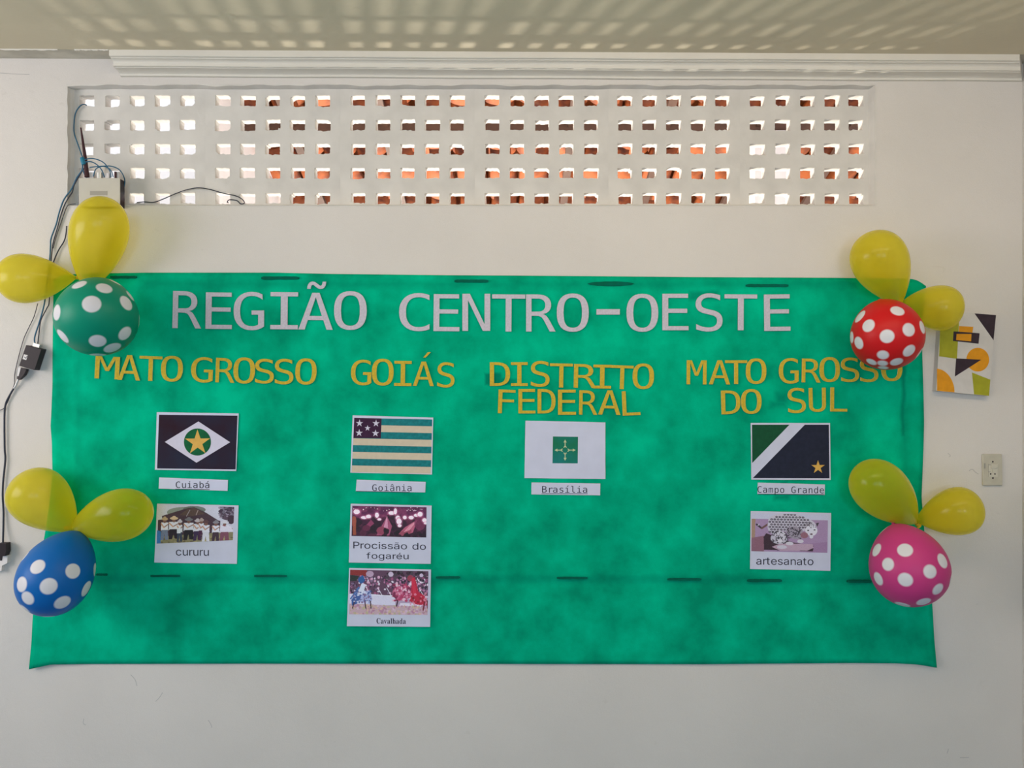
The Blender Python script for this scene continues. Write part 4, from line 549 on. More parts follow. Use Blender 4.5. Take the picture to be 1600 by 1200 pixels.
# ------------------------------------------------------------------ paper cards
CO0, CO1 = 0.0128, 0.0138             # back and face of the paper
def subdiv(q, n=8):
    out = []
    for i in range(len(q)):
        a, b2 = q[i], q[(i+1) % len(q)]
        for k in range(n): out.append((a[0]+(b2[0]-a[0])*k/n+(rs.uniform(-.12, .12) if k else 0), a[1]+(b2[1]-a[1])*k/n+(rs.uniform(-.12, .12) if k else 0)))
    return out
def card(name, quad, label, group, cat='card'):
    mb = plate([subdiv(quad)], CO0, CO1); c = center(mb.v); c.y = -CO0
    root = empty(name, c); tag(root, label, cat, group)
    mb.build('paper', M_paper, parent=root); return root
def printed(root, name, loops, m, lvl=1, label=None):
    loops = loops if isinstance(loops[0][0], (tuple, list)) else [loops]
    o = plate(loops, CO1, CO1+0.0002*lvl).build(name, m, parent=root)
    if label: o['label'] = label
    return o
def star(cx, cy, R, r=None, rot=0.0):
    r = r or R*0.382; return [(cx+(R if k % 2 == 0 else r)*math.sin(rot+k*math.pi/5), cy-(R if k % 2 == 0 else r)*math.cos(rot+k*math.pi/5)) for k in range(10)]
def circ(cx, cy, rx, ry=None, n=40): ry = ry or rx; return [(cx+rx*math.cos(2*math.pi*k/n), cy+ry*math.sin(2*math.pi*k/n)) for k in range(n)]
def text(root, font, s, x0, x1, ybase, ycap, tilt=0.0, capg=None, pitch=None):
    return text_run(root, font, s, x0, x1, ybase, ycap, tilt, capg, pitch)
def text_run(root, font, s, x0, x1, ybase, ycap, tilt, capg, pitch):
    """glyphs laid out and fitted between x0 and x1, with the baseline at ybase and the tallest letters up to ycap"""
    pen = 0; items = []; words = [[]]
    for ch in s:
        if ch == ' ': pen += pitch or 240; words.append([]); continue
        a, loops = GL[font][ch]; items.append((pen, loops)); words[-1].append((pen, loops)); pen += pitch or a
    xs = [p[0]+o for o, ls in items for l in ls for p in l]; capg = capg or max(p[1] for o, ls in items for l in ls for p in l)
    k = (x1-x0)/(max(xs)-min(xs)); ky = (ybase-ycap)/capg
    for wd in words:
      allm = MB()
      for o, ls in wd:
        L2 = [[(x0+(p[0]+o-min(xs))*k, ybase-p[1]*ky+tilt*((p[0]+o-min(xs))*k)) for p in l] for l in ls]
        # separate disjoint outer loops (i dots, accents) from holes by containment
        outer = []
        for l in sorted(L2, key=lambda l: -abs(sum(l[i][0]*l[(i+1) % len(l)][1]-l[(i+1) % len(l)][0]*l[i][1] for i in range(len(l))))):
            x, y = l[0]; inside = None
            for g_ in outer:
                q = g_[0]; c = False
                for i in range(len(q)):
                    (ax, ay), (bx2, by2) = q[i], q[i-1]
                    if (ay > y) != (by2 > y) and x < (bx2-ax)*(y-ay)/(by2-ay)+ax: c = not c
                if c: inside = g_
            if inside: inside.append(l)
            else: outer.append([l])
        for g_ in outer:
            mb = plate(g_, CO1, CO1+0.0004); allm.add(mb.v, mb.f)
      allm.build('printed_text', M_ink, parent=root)
def underline(root, x0, y0, x1, y1, h=0.8):
    return printed(root, 'underline', [(x0, y0-h/2), (x1, y1-h/2), (x1, y1+h/2), (x0, y0+h/2)], M_ink, 2)
fg = 'printed flag cards on the banner'; ng = 'printed name slips under the flags'; pg = 'printed photo cards on the banner'
K_navy = ink('navy_print', (0.018, 0.020, 0.045), rgb2=(42, 18, 34), nscale=7); K_navy2 = ink('dark_navy_print', (0.018, 0.022, 0.045), 0.2)
K_green = ink('green_print', (0.004, 0.13, 0.045), 0.25); K_dgreen = ink('dark_green_print', (0.006, 0.085, 0.035), 0.2)
K_gold = ink('gold_print', (0.75, 0.44, 0.10), 0.1); K_white = ink('unprinted_white', (0.66, 0.63, 0.76), 0.04)
K_teal = ink('teal_print', (0.01, 0.22, 0.24), 0.25, nscale=90); K_cream = ink('cream_print', (0.66, 0.56, 0.42), 0.06); K_purple = ink('purple_print', (0.05, 0.016, 0.05), 0.2)
K_tealg = ink('green_to_teal_print', (0.01, 0.20, 0.18), rgb2=(20, 115, 75), nscale=10); K_pale = ink('pale_yellow_print', (0.55, 0.62, 0.36), 0.1)
c = card('flag_card', [(245, 644), (373, 646), (369, 736), (242, 734)], 'flag card with white diamond and gold star on dark blue, left column', fg)
printed(c, 'flag_field', [(248.5, 648), (371, 649.5), (368, 733.5), (245.5, 732)], K_navy, 1)
printed(c, 'diamond', [(310, 658.5), (359.5, 691), (307, 723), (257.5, 690.5)], K_white, 2)
printed(c, 'disc', circ(308.5, 690.7, 21.2), K_green, 3)
printed(c, 'star', star(308.7, 691.5, 20.5, rot=-.01), K_gold, 4)
c = card('flag_card', [(551, 649), (677, 652.5), (675, 741.5), (547.5, 738.5)], 'striped teal and cream flag card with five white stars in a dark corner', fg)
for k in range(8):
    yl0, yl1 = 653+k*10.6, 653+(k+1)*10.6; yr0, yr1 = 655.5+k*10.6, 655.5+(k+1)*10.6; xo = -0.55*k
    printed(c, 'stripe', [(553.7+xo, yl0), (675.3+xo*.5, yr0), (675.3+xo*.5-.2, yr1), (553.7+xo-.5, yl1)], K_teal if k % 2 == 0 else K_cream, 1)
printed(c, 'canton', [(553.5, 652.8), (596.3, 653.8), (595, 684.8), (552.2, 684.3)], K_purple, 2)
for (sx, sy, r) in ((561.7, 661.3, 6), (587.5, 661.5, 6), (574.3, 669, 4.8), (561.2, 676.5, 6), (586.7, 677, 6)):
    printed(c, 'star', star(sx, sy, r, rot=.03), K_white, 3)
c = card('flag_card', [(821, 657.3), (946, 660), (946, 748.5), (819.5, 747)], 'white flag card with small green square and four yellow arrows', fg)
printed(c, 'square', [(864, 682), (903.2, 682.5), (902.7, 724), (863.2, 723.8)], K_tealg, 1)
for k in range(4):
    q = []
    for (u, v) in ((1.2, 4.2), (1.2, 11.5), (2.8, 11.5), (0, 16.8), (-2.8, 11.5), (-1.2, 11.5), (-1.2, 7), (-3.4, 4.4), (-2.6, 2.6), (0, 5), (2.6, 2.6), (3.4, 4.4), (1.2, 6.5)):
        pass
    sh = [(0.6, 7), (0.6, 12), (2.4, 12), (0, 16.5), (-2.4, 12), (-0.6, 12), (-0.6, 7), (-2.6, 4.6), (-1.8, 3.4), (0, 5.4), (1.8, 3.4), (2.6, 4.6)]
    for (u, v) in sh:
        an = k*math.pi/2; q.append((883+u*math.cos(an)-v*math.sin(an), 703.3+u*math.sin(an)+v*math.cos(an)))
    printed(c, 'arrow', q, K_pale, 2)
c = card('flag_card', [(1173, 661), (1297, 661), (1298, 750), (1174, 749.5)], 'flag card split green, white and navy by a diagonal, gold star at corner', fg)
printed(c, 'green_field', [(1175, 663.7), (1233.5, 663.7), (1175.3, 723.5)], K_dgreen, 1)
printed(c, 'navy_field', [(1257.5, 663.7), (1295, 663.7), (1296, 747.3), (1176.3, 747)], K_navy2, 1)
printed(c, 'star', star(1278.2, 730, 11), K_gold, 2)
c = card('name_slip', [(248.8, 746), (356.2, 750), (355.5, 767), (247.8, 763.5)], 'paper slip reading Cuiabá, left column', ng, 'slip')
text(c, 'mono', 'Cuiabá', 274.5, 327, 762.3, 751.5, tilt=.005); underline(c, 273.7, 764.3, 327.5, 764.8)
c = card('name_slip', [(557.3, 749.5), (665.3, 753), (664.3, 769.5), (556, 767.5)], 'paper slip reading Goiânia under the striped flag', ng, 'slip')
text(c, 'mono', 'Goiânia', 581.5, 643, 767.2, 756, tilt=.005); underline(c, 556.3, 767.6, 640, 769.2)
c = card('name_slip', [(830.5, 753.8), (938, 755.5), (937.8, 774), (830.3, 772.5)], 'paper slip reading Brasília under the white flag card', ng, 'slip')
text(c, 'mono', 'Brasília', 847, 917.5, 769.8, 758.5, tilt=.003); underline(c, 846.3, 771.2, 918, 771.6)
c = card('name_slip', [(1184, 754), (1289, 757), (1288.5, 773.5), (1183.5, 772)], 'paper slip reading Campo Grande, right column', ng, 'slip')
text(c, 'mono', 'Campo Grande', 1183.5, 1287.5, 769.8, 759.3, tilt=.01, pitch=455); underline(c, 1184, 772, 1288, 772.8)

# printed photographs: small rasters painted as point colours on a fine flat grid
class Pic:
    def __init__(s, x0, y0, x1, y1, bgc, res=2.2):
        s.x0, s.y0, s.x1, s.y1 = x0, y0, x1, y1
        s.nx = int((x1-x0)*res)+1; s.ny = int((y1-y0)*res)+1
        s.X, s.Y = np.meshgrid(np.linspace(x0, x1, s.nx), np.linspace(y0, y1, s.ny)); s.a = np.zeros((s.ny, s.nx, 3))+np.array(bgc)
        s.r = np.random.RandomState(int(x0))
    def fill(s, m, c, al=1.0): s.a[m] = s.a[m]*(1-al)+np.array(c)*al
    def ell(s, cx, cy, rx, ry, c, al=1.0, rot=0):
        dx, dy = s.X-cx, s.Y-cy; co, si = math.cos(rot), math.sin(rot)
        s.fill(((dx*co+dy*si)/rx)**2+((-dx*si+dy*co)/ry)**2 < 1, c, al)
    def poly(s, pts, c, al=1.0):
        m = np.zeros(s.X.shape, bool)
        for i in range(len(pts)):
            (ax, ay), (bx, by) = pts[i], pts[i-1]
            if ay == by: continue
            m ^= ((ay > s.Y) != (by > s.Y)) & (s.X < (bx-ax)*(s.Y-ay)/(by-ay)+ax)
        s.fill(m, c, al)
    def line(s, a, b, w_, c, al=1.0):
        ax, ay = a; bx, by = b; dx, dy = bx-ax, by-ay; L2 = dx*dx+dy*dy+1e-9
        t = np.clip(((s.X-ax)*dx+(s.Y-ay)*dy)/L2, 0, 1); s.fill((s.X-ax-t*dx)**2+(s.Y-ay-t*dy)**2 < w_*w_/4, c, al)
    def blobs(s, box, n, r, cols, al=1.0):
        for _ in range(n):
            s.ell(s.r.uniform(box[0], box[2]), s.r.uniform(box[1], box[3]), r*s.r.uniform(.5, 1.4), r*s.r.uniform(.5, 1.4), cols[s.r.randint(len(cols))], al)
    def build(s, root, quad):
        a = np.clip(s.a+s.r.normal(0, 5, s.a.shape[:2])[..., None], 0, 255)/255.0*PG
        l = np.where(a <= 0.04045, a/12.92, ((a+0.055)/1.055)**2.4)
        V = []; o = CO1+0.0004
        for j in range(s.ny):
            for i in range(s.nx):
                u, v = i/(s.nx-1), j/(s.ny-1)
                x = (quad[0][0]*(1-u)+quad[1][0]*u)*(1-v)+(quad[3][0]*(1-u)+quad[2][0]*u)*v
                y = (quad[0][1]*(1-u)+quad[1][1]*u)*(1-v)+(quad[3][1]*(1-u)+quad[2][1]*u)*v
                V.append(P(x, y, o))
        f = [(j*s.nx+i, j*s.nx+i+1, (j+1)*s.nx+i+1, (j+1)*s.nx+i) for j in range(s.ny-1) for i in range(s.nx-1)]
        c_ = center(V); me = bpy.data.meshes.new('printed_photo'); me.from_pydata([tuple(v-c_) for v in V], [], f); me.materials.append(M_photo)
        at = me.color_attributes.new('Print', 'FLOAT_COLOR', 'POINT')
        buf = np.ones((s.ny*s.nx, 4), np.float32); buf[:, :3] = l.reshape(-1, 3); at.data.foreach_set('color', buf.ravel())
        ob = bpy.data.objects.new('printed_photo', me); COL.objects.link(ob); ob.parent = root; ob.location = c_-abs_loc(root); me.update()
PG = 1.08
# group of men in white shirts dancing in front of a thatched shelter
c = card('photo_card', [(245.5, 787), (372.7, 789.7), (370, 881), (241, 879)], 'photo card of men in white shirts dancing, captioned cururu', pg)
p = Pic(245, 789, 366, 849, (196, 196, 214))
p.ell(290, 800, 30, 9, (120, 128, 118), .8); p.ell(303, 795, 18, 6, (92, 100, 92), .8)
p.poly([(252, 806), (292, 793), (303, 791), (322, 800), (340, 812), (345, 820), (300, 826), (256, 822)], (70, 48, 62))
p.poly([(292, 795), (303, 792), (320, 802), (300, 806), (280, 804)], (86, 66, 62)); p.line((296, 796), (291, 806), 1, (160, 150, 160)); p.line((309, 796), (306, 804), 1, (170, 150, 150))
p.poly([(300, 806), (345, 814), (345, 840), (246, 842), (246, 812)], (66, 44, 60))
p.ell(357, 800, 15, 13, (84, 66, 84)); p.blobs((342, 788, 366, 808), 60, 2.0, [(60, 44, 64), (110, 104, 120), (150, 140, 160)], .9); p.ell(362, 812, 6, 8, (60, 40, 56))
p.poly([(245, 838), (366, 834), (366, 850), (245, 850)], (128, 122, 92)); p.blobs((245, 840, 366, 850), 60, 2, [(168, 158, 106), (96, 84, 66), (146, 134, 100)], .8)
p.poly([(245, 828), (251, 830), (251, 849), (245, 849)], (52, 112, 176))
for (x, yt, hw, hat, tr, wid) in ((257, 809, 5, (176, 150, 120), (110, 120, 150), 5.5), (271.5, 808, 6.5, (206, 178, 150), (34, 22, 40), 7.5), (281, 813, 4, (190, 184, 200), (52, 60, 84), 4),
                             (295, 810, 6.5, (112, 112, 122), (26, 20, 34), 7.5), (309, 812, 5, (190, 180, 190), (56, 36, 74), 6), (315, 811, 4, (170, 150, 150), (70, 30, 66), 4), (322.5, 814, 4.5, (90, 60, 66), (206, 206, 222), 5.5),
                             (338, 815, 5, (130, 128, 140), (60, 40, 56), 5.5), (352, 815, 6.5, (204, 202, 216), (120, 70, 90), 7)):
    p.poly([(x-wid, yt+7), (x+wid, yt+7), (x+wid*1.05, yt+20), (x-wid*1.05, yt+20)], (214, 214, 230))
    p.poly([(x-wid*.9, yt+19), (x+wid*.9, yt+19), (x+wid*1.1, yt+35), (x+wid*.2, yt+34), (x, yt+25), (x-wid*.3, yt+35), (x-wid*1.05, yt+35)], tr)
    p.line((x-wid, yt+9), (x-wid*.2, yt+15), 2, (196, 150, 130)); p.line((x+wid, yt+10), (x, yt+14), 1.6, (150, 110, 104)); p.ell(x, yt+5, 2.6, 3, (120, 82, 74))
    p.ell(x, yt+1.6, hw, 2.3, hat); p.ell(x, yt, hw*.5, 2.4, hat)
p.poly([(276.5, 825), (282.5, 825), (282.5, 834), (276.5, 834)], (216, 220, 236)); p.line((349, 822), (364, 828), 1.5, (150, 80, 100)); p.poly([(345, 824), (362, 824), (366, 834), (344, 834)], (212, 208, 226))
p.build(c, [(246.3, 789.3), (366, 792), (364, 844), (244.8, 849.5)])
text(c, 'sans', 'cururu', 274.8, 326.3, 868, 858.8, tilt=.01)
# night procession with pointed hoods and torches
c = card('photo_card', [(548, 787), (674.5, 790), (673, 881), (545, 879)], 'photo card of a night procession with torches, captioned Procissão do fogaréu', pg)
p = Pic(549, 789, 666, 840, (62, 22, 50))
p.poly([(549, 789), (666, 789), (666, 806), (549, 806)], (92, 34, 76)); p.blobs((549, 789, 666, 812), 70, 4, [(120, 50, 92), (70, 20, 54), (140, 62, 100)], .5)
p.blobs((549, 806, 666, 840), 60, 5, [(44, 18, 36), (90, 34, 62), (30, 14, 28)], .7)
p.blobs((549, 790, 666, 797), 26, .7, [(220, 190, 210), (250, 220, 220)])
p.poly([(551, 838), (550, 808), (555, 808), (556, 838)], (150, 76, 54)); p.ell(552, 815, 4, 9, (160, 80, 66), .8)
p.poly([(604, 806), (612, 822), (608, 838), (588, 838), (594, 826)], (160, 78, 112)); p.ell(597, 830, 9, 7, (140, 62, 88)); p.poly([(604, 804), (599, 824), (606, 826)], (204, 140, 170))
p.poly([(652, 810), (645, 832), (626, 840), (620, 838), (632, 824)], (182, 92, 122)); p.ell(632, 834, 12, 5, (150, 70, 92), 1, -.5); p.poly([(652, 811), (640, 828), (630, 832), (640, 820)], (212, 140, 160))
p.poly([(579, 812), (584, 818), (576, 826), (566, 828)], (140, 60, 96)); p.ell(572, 826, 6, 5, (96, 36, 66)); p.ell(656, 816, 9, 12, (120, 46, 84), .8)
for (x, y, rx, ry) in ((556, 799, 5, 4), (568, 808.5, 5, 2.5), (575, 806.5, 4, 3), (588, 804, 3, 4.5), (592, 811, 3, 2), (611, 800, 5, 3), (617, 797, 2.5, 5), (621, 808, 3.5, 4), (623, 814, 4, 5), (624, 821, 3, 2.5), (632, 807, 3, 3), (642, 807, 4, 3), (650, 803, 4, 2.5), (656, 801, 4, 4), (663, 811, 3.5, 3.5), (665, 816, 3, 2)):
    p.ell(x, y, rx*1.5, ry*1.5, (196, 110, 150), .5); p.ell(x, y, rx, ry, (250, 228, 244))
p.blobs((590, 828, 666, 840), 22, 3, [(24, 12, 24), (40, 16, 32)], .9)
p.build(c, [(550.5, 790.3), (666.5, 792.5), (666, 839.8), (549.3, 837.5)])
text(c, 'sans', 'Procissão do', 552, 665.5, 856.8, 846.4, tilt=.02, capg=509); text(c, 'sans', 'fogaréu', 572.5, 638.5, 873.0, 863.2, tilt=.012)
# riders in blue and red before a crowded stand
c = card('photo_card', [(545.5, 887.5), (673.5, 890), (672, 979.5), (542, 978.5)], 'photo card of riders in blue and red costumes, captioned Cavalhada', pg)
p = Pic(546, 890, 669, 961, (168, 150, 178))
p.poly([(546, 890), (669, 890), (669, 930), (546, 930)], (92, 62, 86)); p.poly([(546, 890), (572, 890), (572, 900), (546, 898)], (132, 44, 44))
p.blobs((546, 900, 669, 928), 330, 1.7, [(206, 160, 190), (60, 40, 66), (216, 206, 222), (150, 80, 120), (180, 120, 160), (40, 34, 50), (120, 100, 130)])
p.blobs((600, 890, 669, 902), 40, 2.4, [(44, 30, 44), (70, 60, 70), (60, 36, 52)]); p.ell(577, 896, 6, 5, (176, 150, 176)); p.ell(610, 896, 4, 4, (196, 180, 204)); p.ell(658, 897, 3, 3, (196, 180, 204)); p.poly([(546, 898), (560, 900), (556, 908), (546, 908)], (40, 48, 44))
p.poly([(578, 928), (618, 931), (618, 946), (546, 944), (546, 928)], (206, 204, 226)); p.line((546, 929), (669, 932), 1.2, (220, 220, 236)); p.poly([(626, 942), (660, 942), (660, 948), (624, 947)], (214, 208, 226))
for x in (572, 590, 604, 655): p.line((x, 918), (x+7, 930), .8, (226, 222, 236))
p.poly([(546, 944), (669, 948), (669, 962), (546, 962)], (188, 160, 172)); p.blobs((546, 946, 669, 961), 150, 1.9, [(206, 176, 150), (206, 180, 204), (170, 120, 150), (176, 170, 130)], .7)
p.ell(566, 931, 14, 8, (146, 150, 196), 1, -.15); p.poly([(560, 934), (577, 922), (582, 936), (578, 944), (562, 941)], (160, 168, 210)); p.poly([(549, 938), (562, 918), (566, 928), (558, 944), (550, 947)], (60, 92, 156))
p.poly([(558, 928), (565, 910), (571, 914), (566, 930)], (206, 212, 232)); p.ell(564, 906, 5, 5.5, (52, 86, 150)); p.poly([(559, 903), (566, 898), (570, 906), (562, 912)], (44, 90, 150)); p.line((548, 936), (560, 918), 2.5, (70, 110, 170))
for (x0, x1) in ((570, 572), (579, 580), (554, 551)): p.line((x0, 940), (x1, 951), 1.8, (66, 44, 60))
p.blobs((552, 922, 580, 942), 60, 1.3, [(210, 216, 236), (70, 90, 150), (120, 90, 130)], .85)
p.ell(628, 926, 15, 12, (190, 96, 132)); p.blobs((614, 912, 644, 940), 90, 2.0, [(206, 130, 160), (120, 40, 76), (220, 180, 200), (176, 60, 100)]); p.poly([(643, 900), (648, 900), (654, 924), (664, 930), (668, 946), (650, 944), (642, 936)], (182, 32, 62)); p.ell(641, 902, 5, 5, (150, 60, 80)); p.line((645, 904), (648, 926), 5, (196, 44, 74))
p.ell(654, 937, 13, 6, (178, 34, 60)); p.blobs((640, 926, 668, 946), 30, 1.5, [(214, 140, 164), (120, 20, 40)], .8); p.line((622, 938), (620, 947), 2, (60, 34, 50)); p.line((664, 940), (662, 953), 2.4, (110, 24, 44)); p.line((668, 938), (669, 950), 2, (110, 24, 44))
p.build(c, [(547.2, 890.3), (669.5, 892.5), (668, 961), (545.5, 959.8)])
text(c, 'serif', 'Cavalhada', 588.3, 634.2, 974.3, 965.8, tilt=.01)
# carved jaguar with its cubs
c = card('photo_card', [(1173, 798.5), (1298.7, 801.5), (1297.5, 892), (1172, 889)], 'photo card of a spotted jaguar carving, captioned artesanato', pg)
p = Pic(1174, 802, 1294, 864, (188, 190, 212))
p.poly([(1174, 811), (1294, 811), (1294, 864), (1174, 864)], (158, 132, 168)); p.poly([(1174, 811), (1180, 811), (1179, 864), (1174, 864)], (156, 128, 112)); p.poly([(1174, 842), (1194, 838), (1194, 864), (1174, 864)], (132, 92, 110)); p.poly([(1262, 850), (1294, 846), (1294, 864), (1262, 864)], (150, 120, 158))
p.poly([(1193, 840), (1197, 834), (1240, 848), (1272, 853), (1271, 862), (1194, 861)], (54, 34, 46)); p.poly([(1206, 856), (1220, 850), (1270, 850), (1272, 856), (1262, 861), (1220, 862)], (176, 150, 172))
spots = [(52, 46, 58), (70, 62, 74)]
p.line((1182, 820), (1190, 826), 3, (60, 50, 60)); p.line((1190, 826), (1200, 819), 3, (104, 74, 70)); p.line((1184, 822), (1186, 819), 1, (200, 200, 214))
p.ell(1234, 816, 34, 15, (190, 186, 202), 1, .08); p.ell(1211, 822, 12, 14, (186, 182, 198)); p.ell(1262, 820, 14, 10, (190, 186, 202), 1, .3)
for iy, y in enumerate(np.arange(803, 834, 4.1)):
    for x in np.arange(1200, 1276, 5.2):
        xx = x+(iy % 2)*2.6
        if ((xx-1234)/33)**2+((y-816)/14)**2 < 1 or ((xx-1210)/10)**2+((y-824)/12)**2 < 1:
            p.ell(xx, y, 2.0, 1.55, spots[0]); p.ell(xx, y, .9, .6, (150, 140, 158))
p.ell(1268, 828, 9.5, 9, (208, 206, 220)); p.poly([(1275, 816), (1280, 815), (1277, 822)], (60, 50, 60)); p.ell(1263, 828, 1.6, 1, (40, 40, 50)); p.ell(1273, 827, 1.6, 1, (40, 40, 50)); p.ell(1268, 834, 2.2, 1.2, (80, 56, 70)); p.ell(1268, 838, 3, 3, (204, 202, 216))
p.blobs((1256, 815, 1276, 824), 26, .8, spots)
p.ell(1242, 832, 14, 10, (150, 142, 158), 1, .3); p.blobs((1230, 824, 1252, 842), 70, 1.0, spots); p.ell(1257, 836, 6, 5, (140, 96, 112)); p.ell(1251, 846, 5, 3, (196, 192, 206))
p.ell(1217, 842, 13, 9, (182, 178, 194)); p.ell(1220, 838, 9, 8, (196, 192, 206)); p.blobs((1206, 830, 1232, 850), 80, .95, spots); p.ell(1216, 840, 1.4, 1, (40, 40, 50)); p.ell(1222, 840, 1.4, 1, (40, 40, 50)); p.ell(1219, 846, 4, 2.5, (206, 202, 214)); p.ell(1234, 850, 6, 3, (198, 194, 208)); p.ell(1222, 856, 8, 3, (192, 188, 204))
p.build(c, [(1174.5, 802), (1294, 804.5), (1293, 864), (1174, 861.5)])
text(c, 'sans', 'artesanato', 1181.7, 1271, 882.2, 871.2, tilt=.01)

# ------------------------------------------------------------------ balloons
def balloon_yellow_mat():
    m = bpy.data.materials.new('thin_yellow_latex'); m.use_nodes = True; N = m.node_tree.nodes; L = m.node_tree.links; N.clear()
    out = N.new('ShaderNodeOutputMaterial')
    di = N.new('ShaderNodeBsdfDiffuse'); di.inputs[0].default_value = (0.80, 0.68, 0.035, 1)
    tl = N.new('ShaderNodeBsdfTranslucent'); tl.inputs[0].default_value = (0.84, 0.73, 0.035, 1)
    tr = N.new('ShaderNodeBsdfTransparent'); tr.inputs[0].default_value = (1.0, 0.96, 0.42, 1)
    gl = N.new('ShaderNodeBsdfGlossy'); gl.inputs['Roughness'].default_value = 0.2; gl.inputs[0].default_value = (1, 1, 1, 1)
    m1 = N.new('ShaderNodeMixShader'); m1.inputs[0].default_value = 0.45; L.new(di.outputs[0], m1.inputs[1]); L.new(tl.outputs[0], m1.inputs[2])
    lw = N.new('ShaderNodeLayerWeight'); lw.inputs[0].default_value = 0.35
    rp = N.new('ShaderNodeMapRange'); rp.inputs[1].default_value = 0; rp.inputs[2].default_value = 1; rp.inputs[3].default_value = 0.62; rp.inputs[4].default_value = 0.15
    L.new(lw.outputs['Facing'], rp.inputs[0])
    m2 = N.new('ShaderNodeMixShader'); L.new(rp.outputs[0], m2.inputs[0]); L.new(m1.outputs[0], m2.inputs[1]); L.new(tr.outputs[0], m2.inputs[2])
    fr = N.new('ShaderNodeFresnel'); fr.inputs[0].default_value = 1.22
    m3 = N.new('ShaderNodeMixShader'); ge = N.new('ShaderNodeNewGeometry'); bf = N.new('ShaderNodeMath'); bf.operation = 'MULTIPLY_ADD'; bf.inputs[1].default_value = -1.0; bf.inputs[2].default_value = 1.0; L.new(ge.outputs['Backfacing'], bf.inputs[0]); fm = N.new('ShaderNodeMath'); fm.operation = 'MULTIPLY'; L.new(bf.outputs[0], fm.inputs[0]); L.new(fr.outputs[0], fm.inputs[1]); L.new(fm.outputs[0], m3.inputs[0]); L.new(m2.outputs[0], m3.inputs[1]); L.new(gl.outputs[0], m3.inputs[2])
    L.new(m3.outputs[0], out.inputs[0]); return m
M_by = balloon_yellow_mat()
M_knot = mat('yellow_latex_knot', (0.80, 0.46, 0.02), rough=0.4)
def profile(m_exp, n=36):
    us = [math.pi*i/n for i in range(n+1)]; r = [math.sin(u)*math.sin(u/2)**m_exp for u in us]; mx = max(r)
    return [((1-math.cos(u))/2, q/mx) for u, q in zip(us, r)]
def balloon(name, tail, tip, W, material, knot_m, m_exp=1.0, seg=48):
    """latex membrane from the tied end to the crown; the object sits at the tied end with its own axis along local Z"""
    tail, tip = Vector(tail), Vector(tip); ax = tip-tail; Ln = ax.length; q = ax.to_track_quat('Z', 'Y')
    pr = profile(m_exp); V = []; f = []
    neck = 0.006
    rings_ = [(t*Ln, max(r*W/2, neck*(1 if t < .5 else 0))) for t, r in pr[:-1]]
    for z, r in rings_:
        for k in range(seg): V.append((r*math.cos(2*math.pi*k/seg), r*math.sin(2*math.pi*k/seg), z))
    n = len(rings_); V.append((0, 0, Ln)); V.append((0, 0, 0))
    f = [(i*seg+k, i*seg+(k+1) % seg, (i+1)*seg+(k+1) % seg, (i+1)*seg+k) for i in range(n-1) for k in range(seg)]
    f += [((n-1)*seg+k, (n-1)*seg+(k+1) % seg, n*seg) for k in range(seg)]+[((k+1) % seg, k, n*seg+1) for k in range(seg)]
    me = bpy.data.meshes.new(name); me.from_pydata(V, [], f); me.materials.append(material); me.polygons.foreach_set('use_smooth', [True]*len(f)); me.update()
    o = bpy.data.objects.new(name, me); COL.objects.link(o); o.location = tail; o.rotation_mode = 'QUATERNION'; o.rotation_quaternion = q
    # knot: rolled lip and a pinch
    kv = []; kp = [(0.006, .001), (0.0075, -.002), (0.005, -.005), (0.004, -.008), (0.008, -.012), (0.0095, -.014), (0.007, -.0155), (0.002, -.0145)]
    for r, z in kp:
        for k in range(12): kv.append((r*math.cos(2*math.pi*k/12), r*math.sin(2*math.pi*k/12), z))
    kf = [(i*12+k, (i+1)*12+k, (i+1)*12+(k+1) % 12, i*12+(k+1) % 12) for i in range(len(kp)-1) for k in range(12)]
    km = bpy.data.meshes.new('knot'); km.from_pydata(kv, [], kf); km.materials.append(knot_m); km.polygons.foreach_set('use_smooth', [True]*len(kf)); km.update()
    ko = bpy.data.objects.new('knot', km); COL.objects.link(ko); ko.parent = o
    return o
by = 'yellow balloons in the four corner clusters'
def project(p): z = p.y+D; return 800+F*p.x/z, 600-F*(p.z-CZ)/z
def silhouette(tail, tip, W, m_exp):
    q = (tip-tail).to_track_quat('Z', 'Y'); Ln = (tip-tail).length; xs, ys = [], []
    for t, r_ in profile(m_exp):
        for k in range(32):
            a = 2*math.pi*k/32; p = tail+q @ Vector((r_*W/2*math.cos(a), r_*W/2*math.sin(a), t*Ln)); x, y = project(p); xs.append(x); ys.append(y)
    return min(xs), min(ys), max(xs), max(ys)
def yb(box, tail, tip, label, to=0.05, po=0.15, m_exp=0.95, W=None):
    an = math.atan2(tip[1]-tail[1], tip[0]-tail[0]); ca, sa = math.cos(an), math.sin(an); tgt = np.array(box, float)
    p = np.array([tail[0], tail[1], math.hypot(tip[0]-tail[0], tip[1]-tail[1]), W or 85.0]); nk = 3 if W else 4
    fn = lambda p: np.array(silhouette(P(p[0], p[1], to), P(p[0]+ca*p[2], p[1]+sa*p[2], po), p[3]*(D-0.11)/F, m_exp))
    for _ in range(12):
        f0 = fn(p); J = np.array([(fn(p+np.eye(4)[k]*0.5)-f0)/0.5 for k in range(nk)]).T
        p[:nk] += np.linalg.solve(J.T @ J+0.02*np.eye(nk), J.T @ (tgt-f0))
    tail, tip, Wpx = (p[0], p[1]), (p[0]+ca*p[2], p[1]+sa*p[2]), p[3]
    z = D-0.11; Wd = Wpx*z/F
    o = balloon('balloon', P(*tail, to), P(*tip, po), Wd, M_by, M_knot, m_exp); tag(o, label, 'balloon', by)
yb((105.5, 306, 203, 455), (127, 452), (158, 306), 'yellow balloon standing upright above the green dotted balloon', to=0.04, m_exp=0.75)
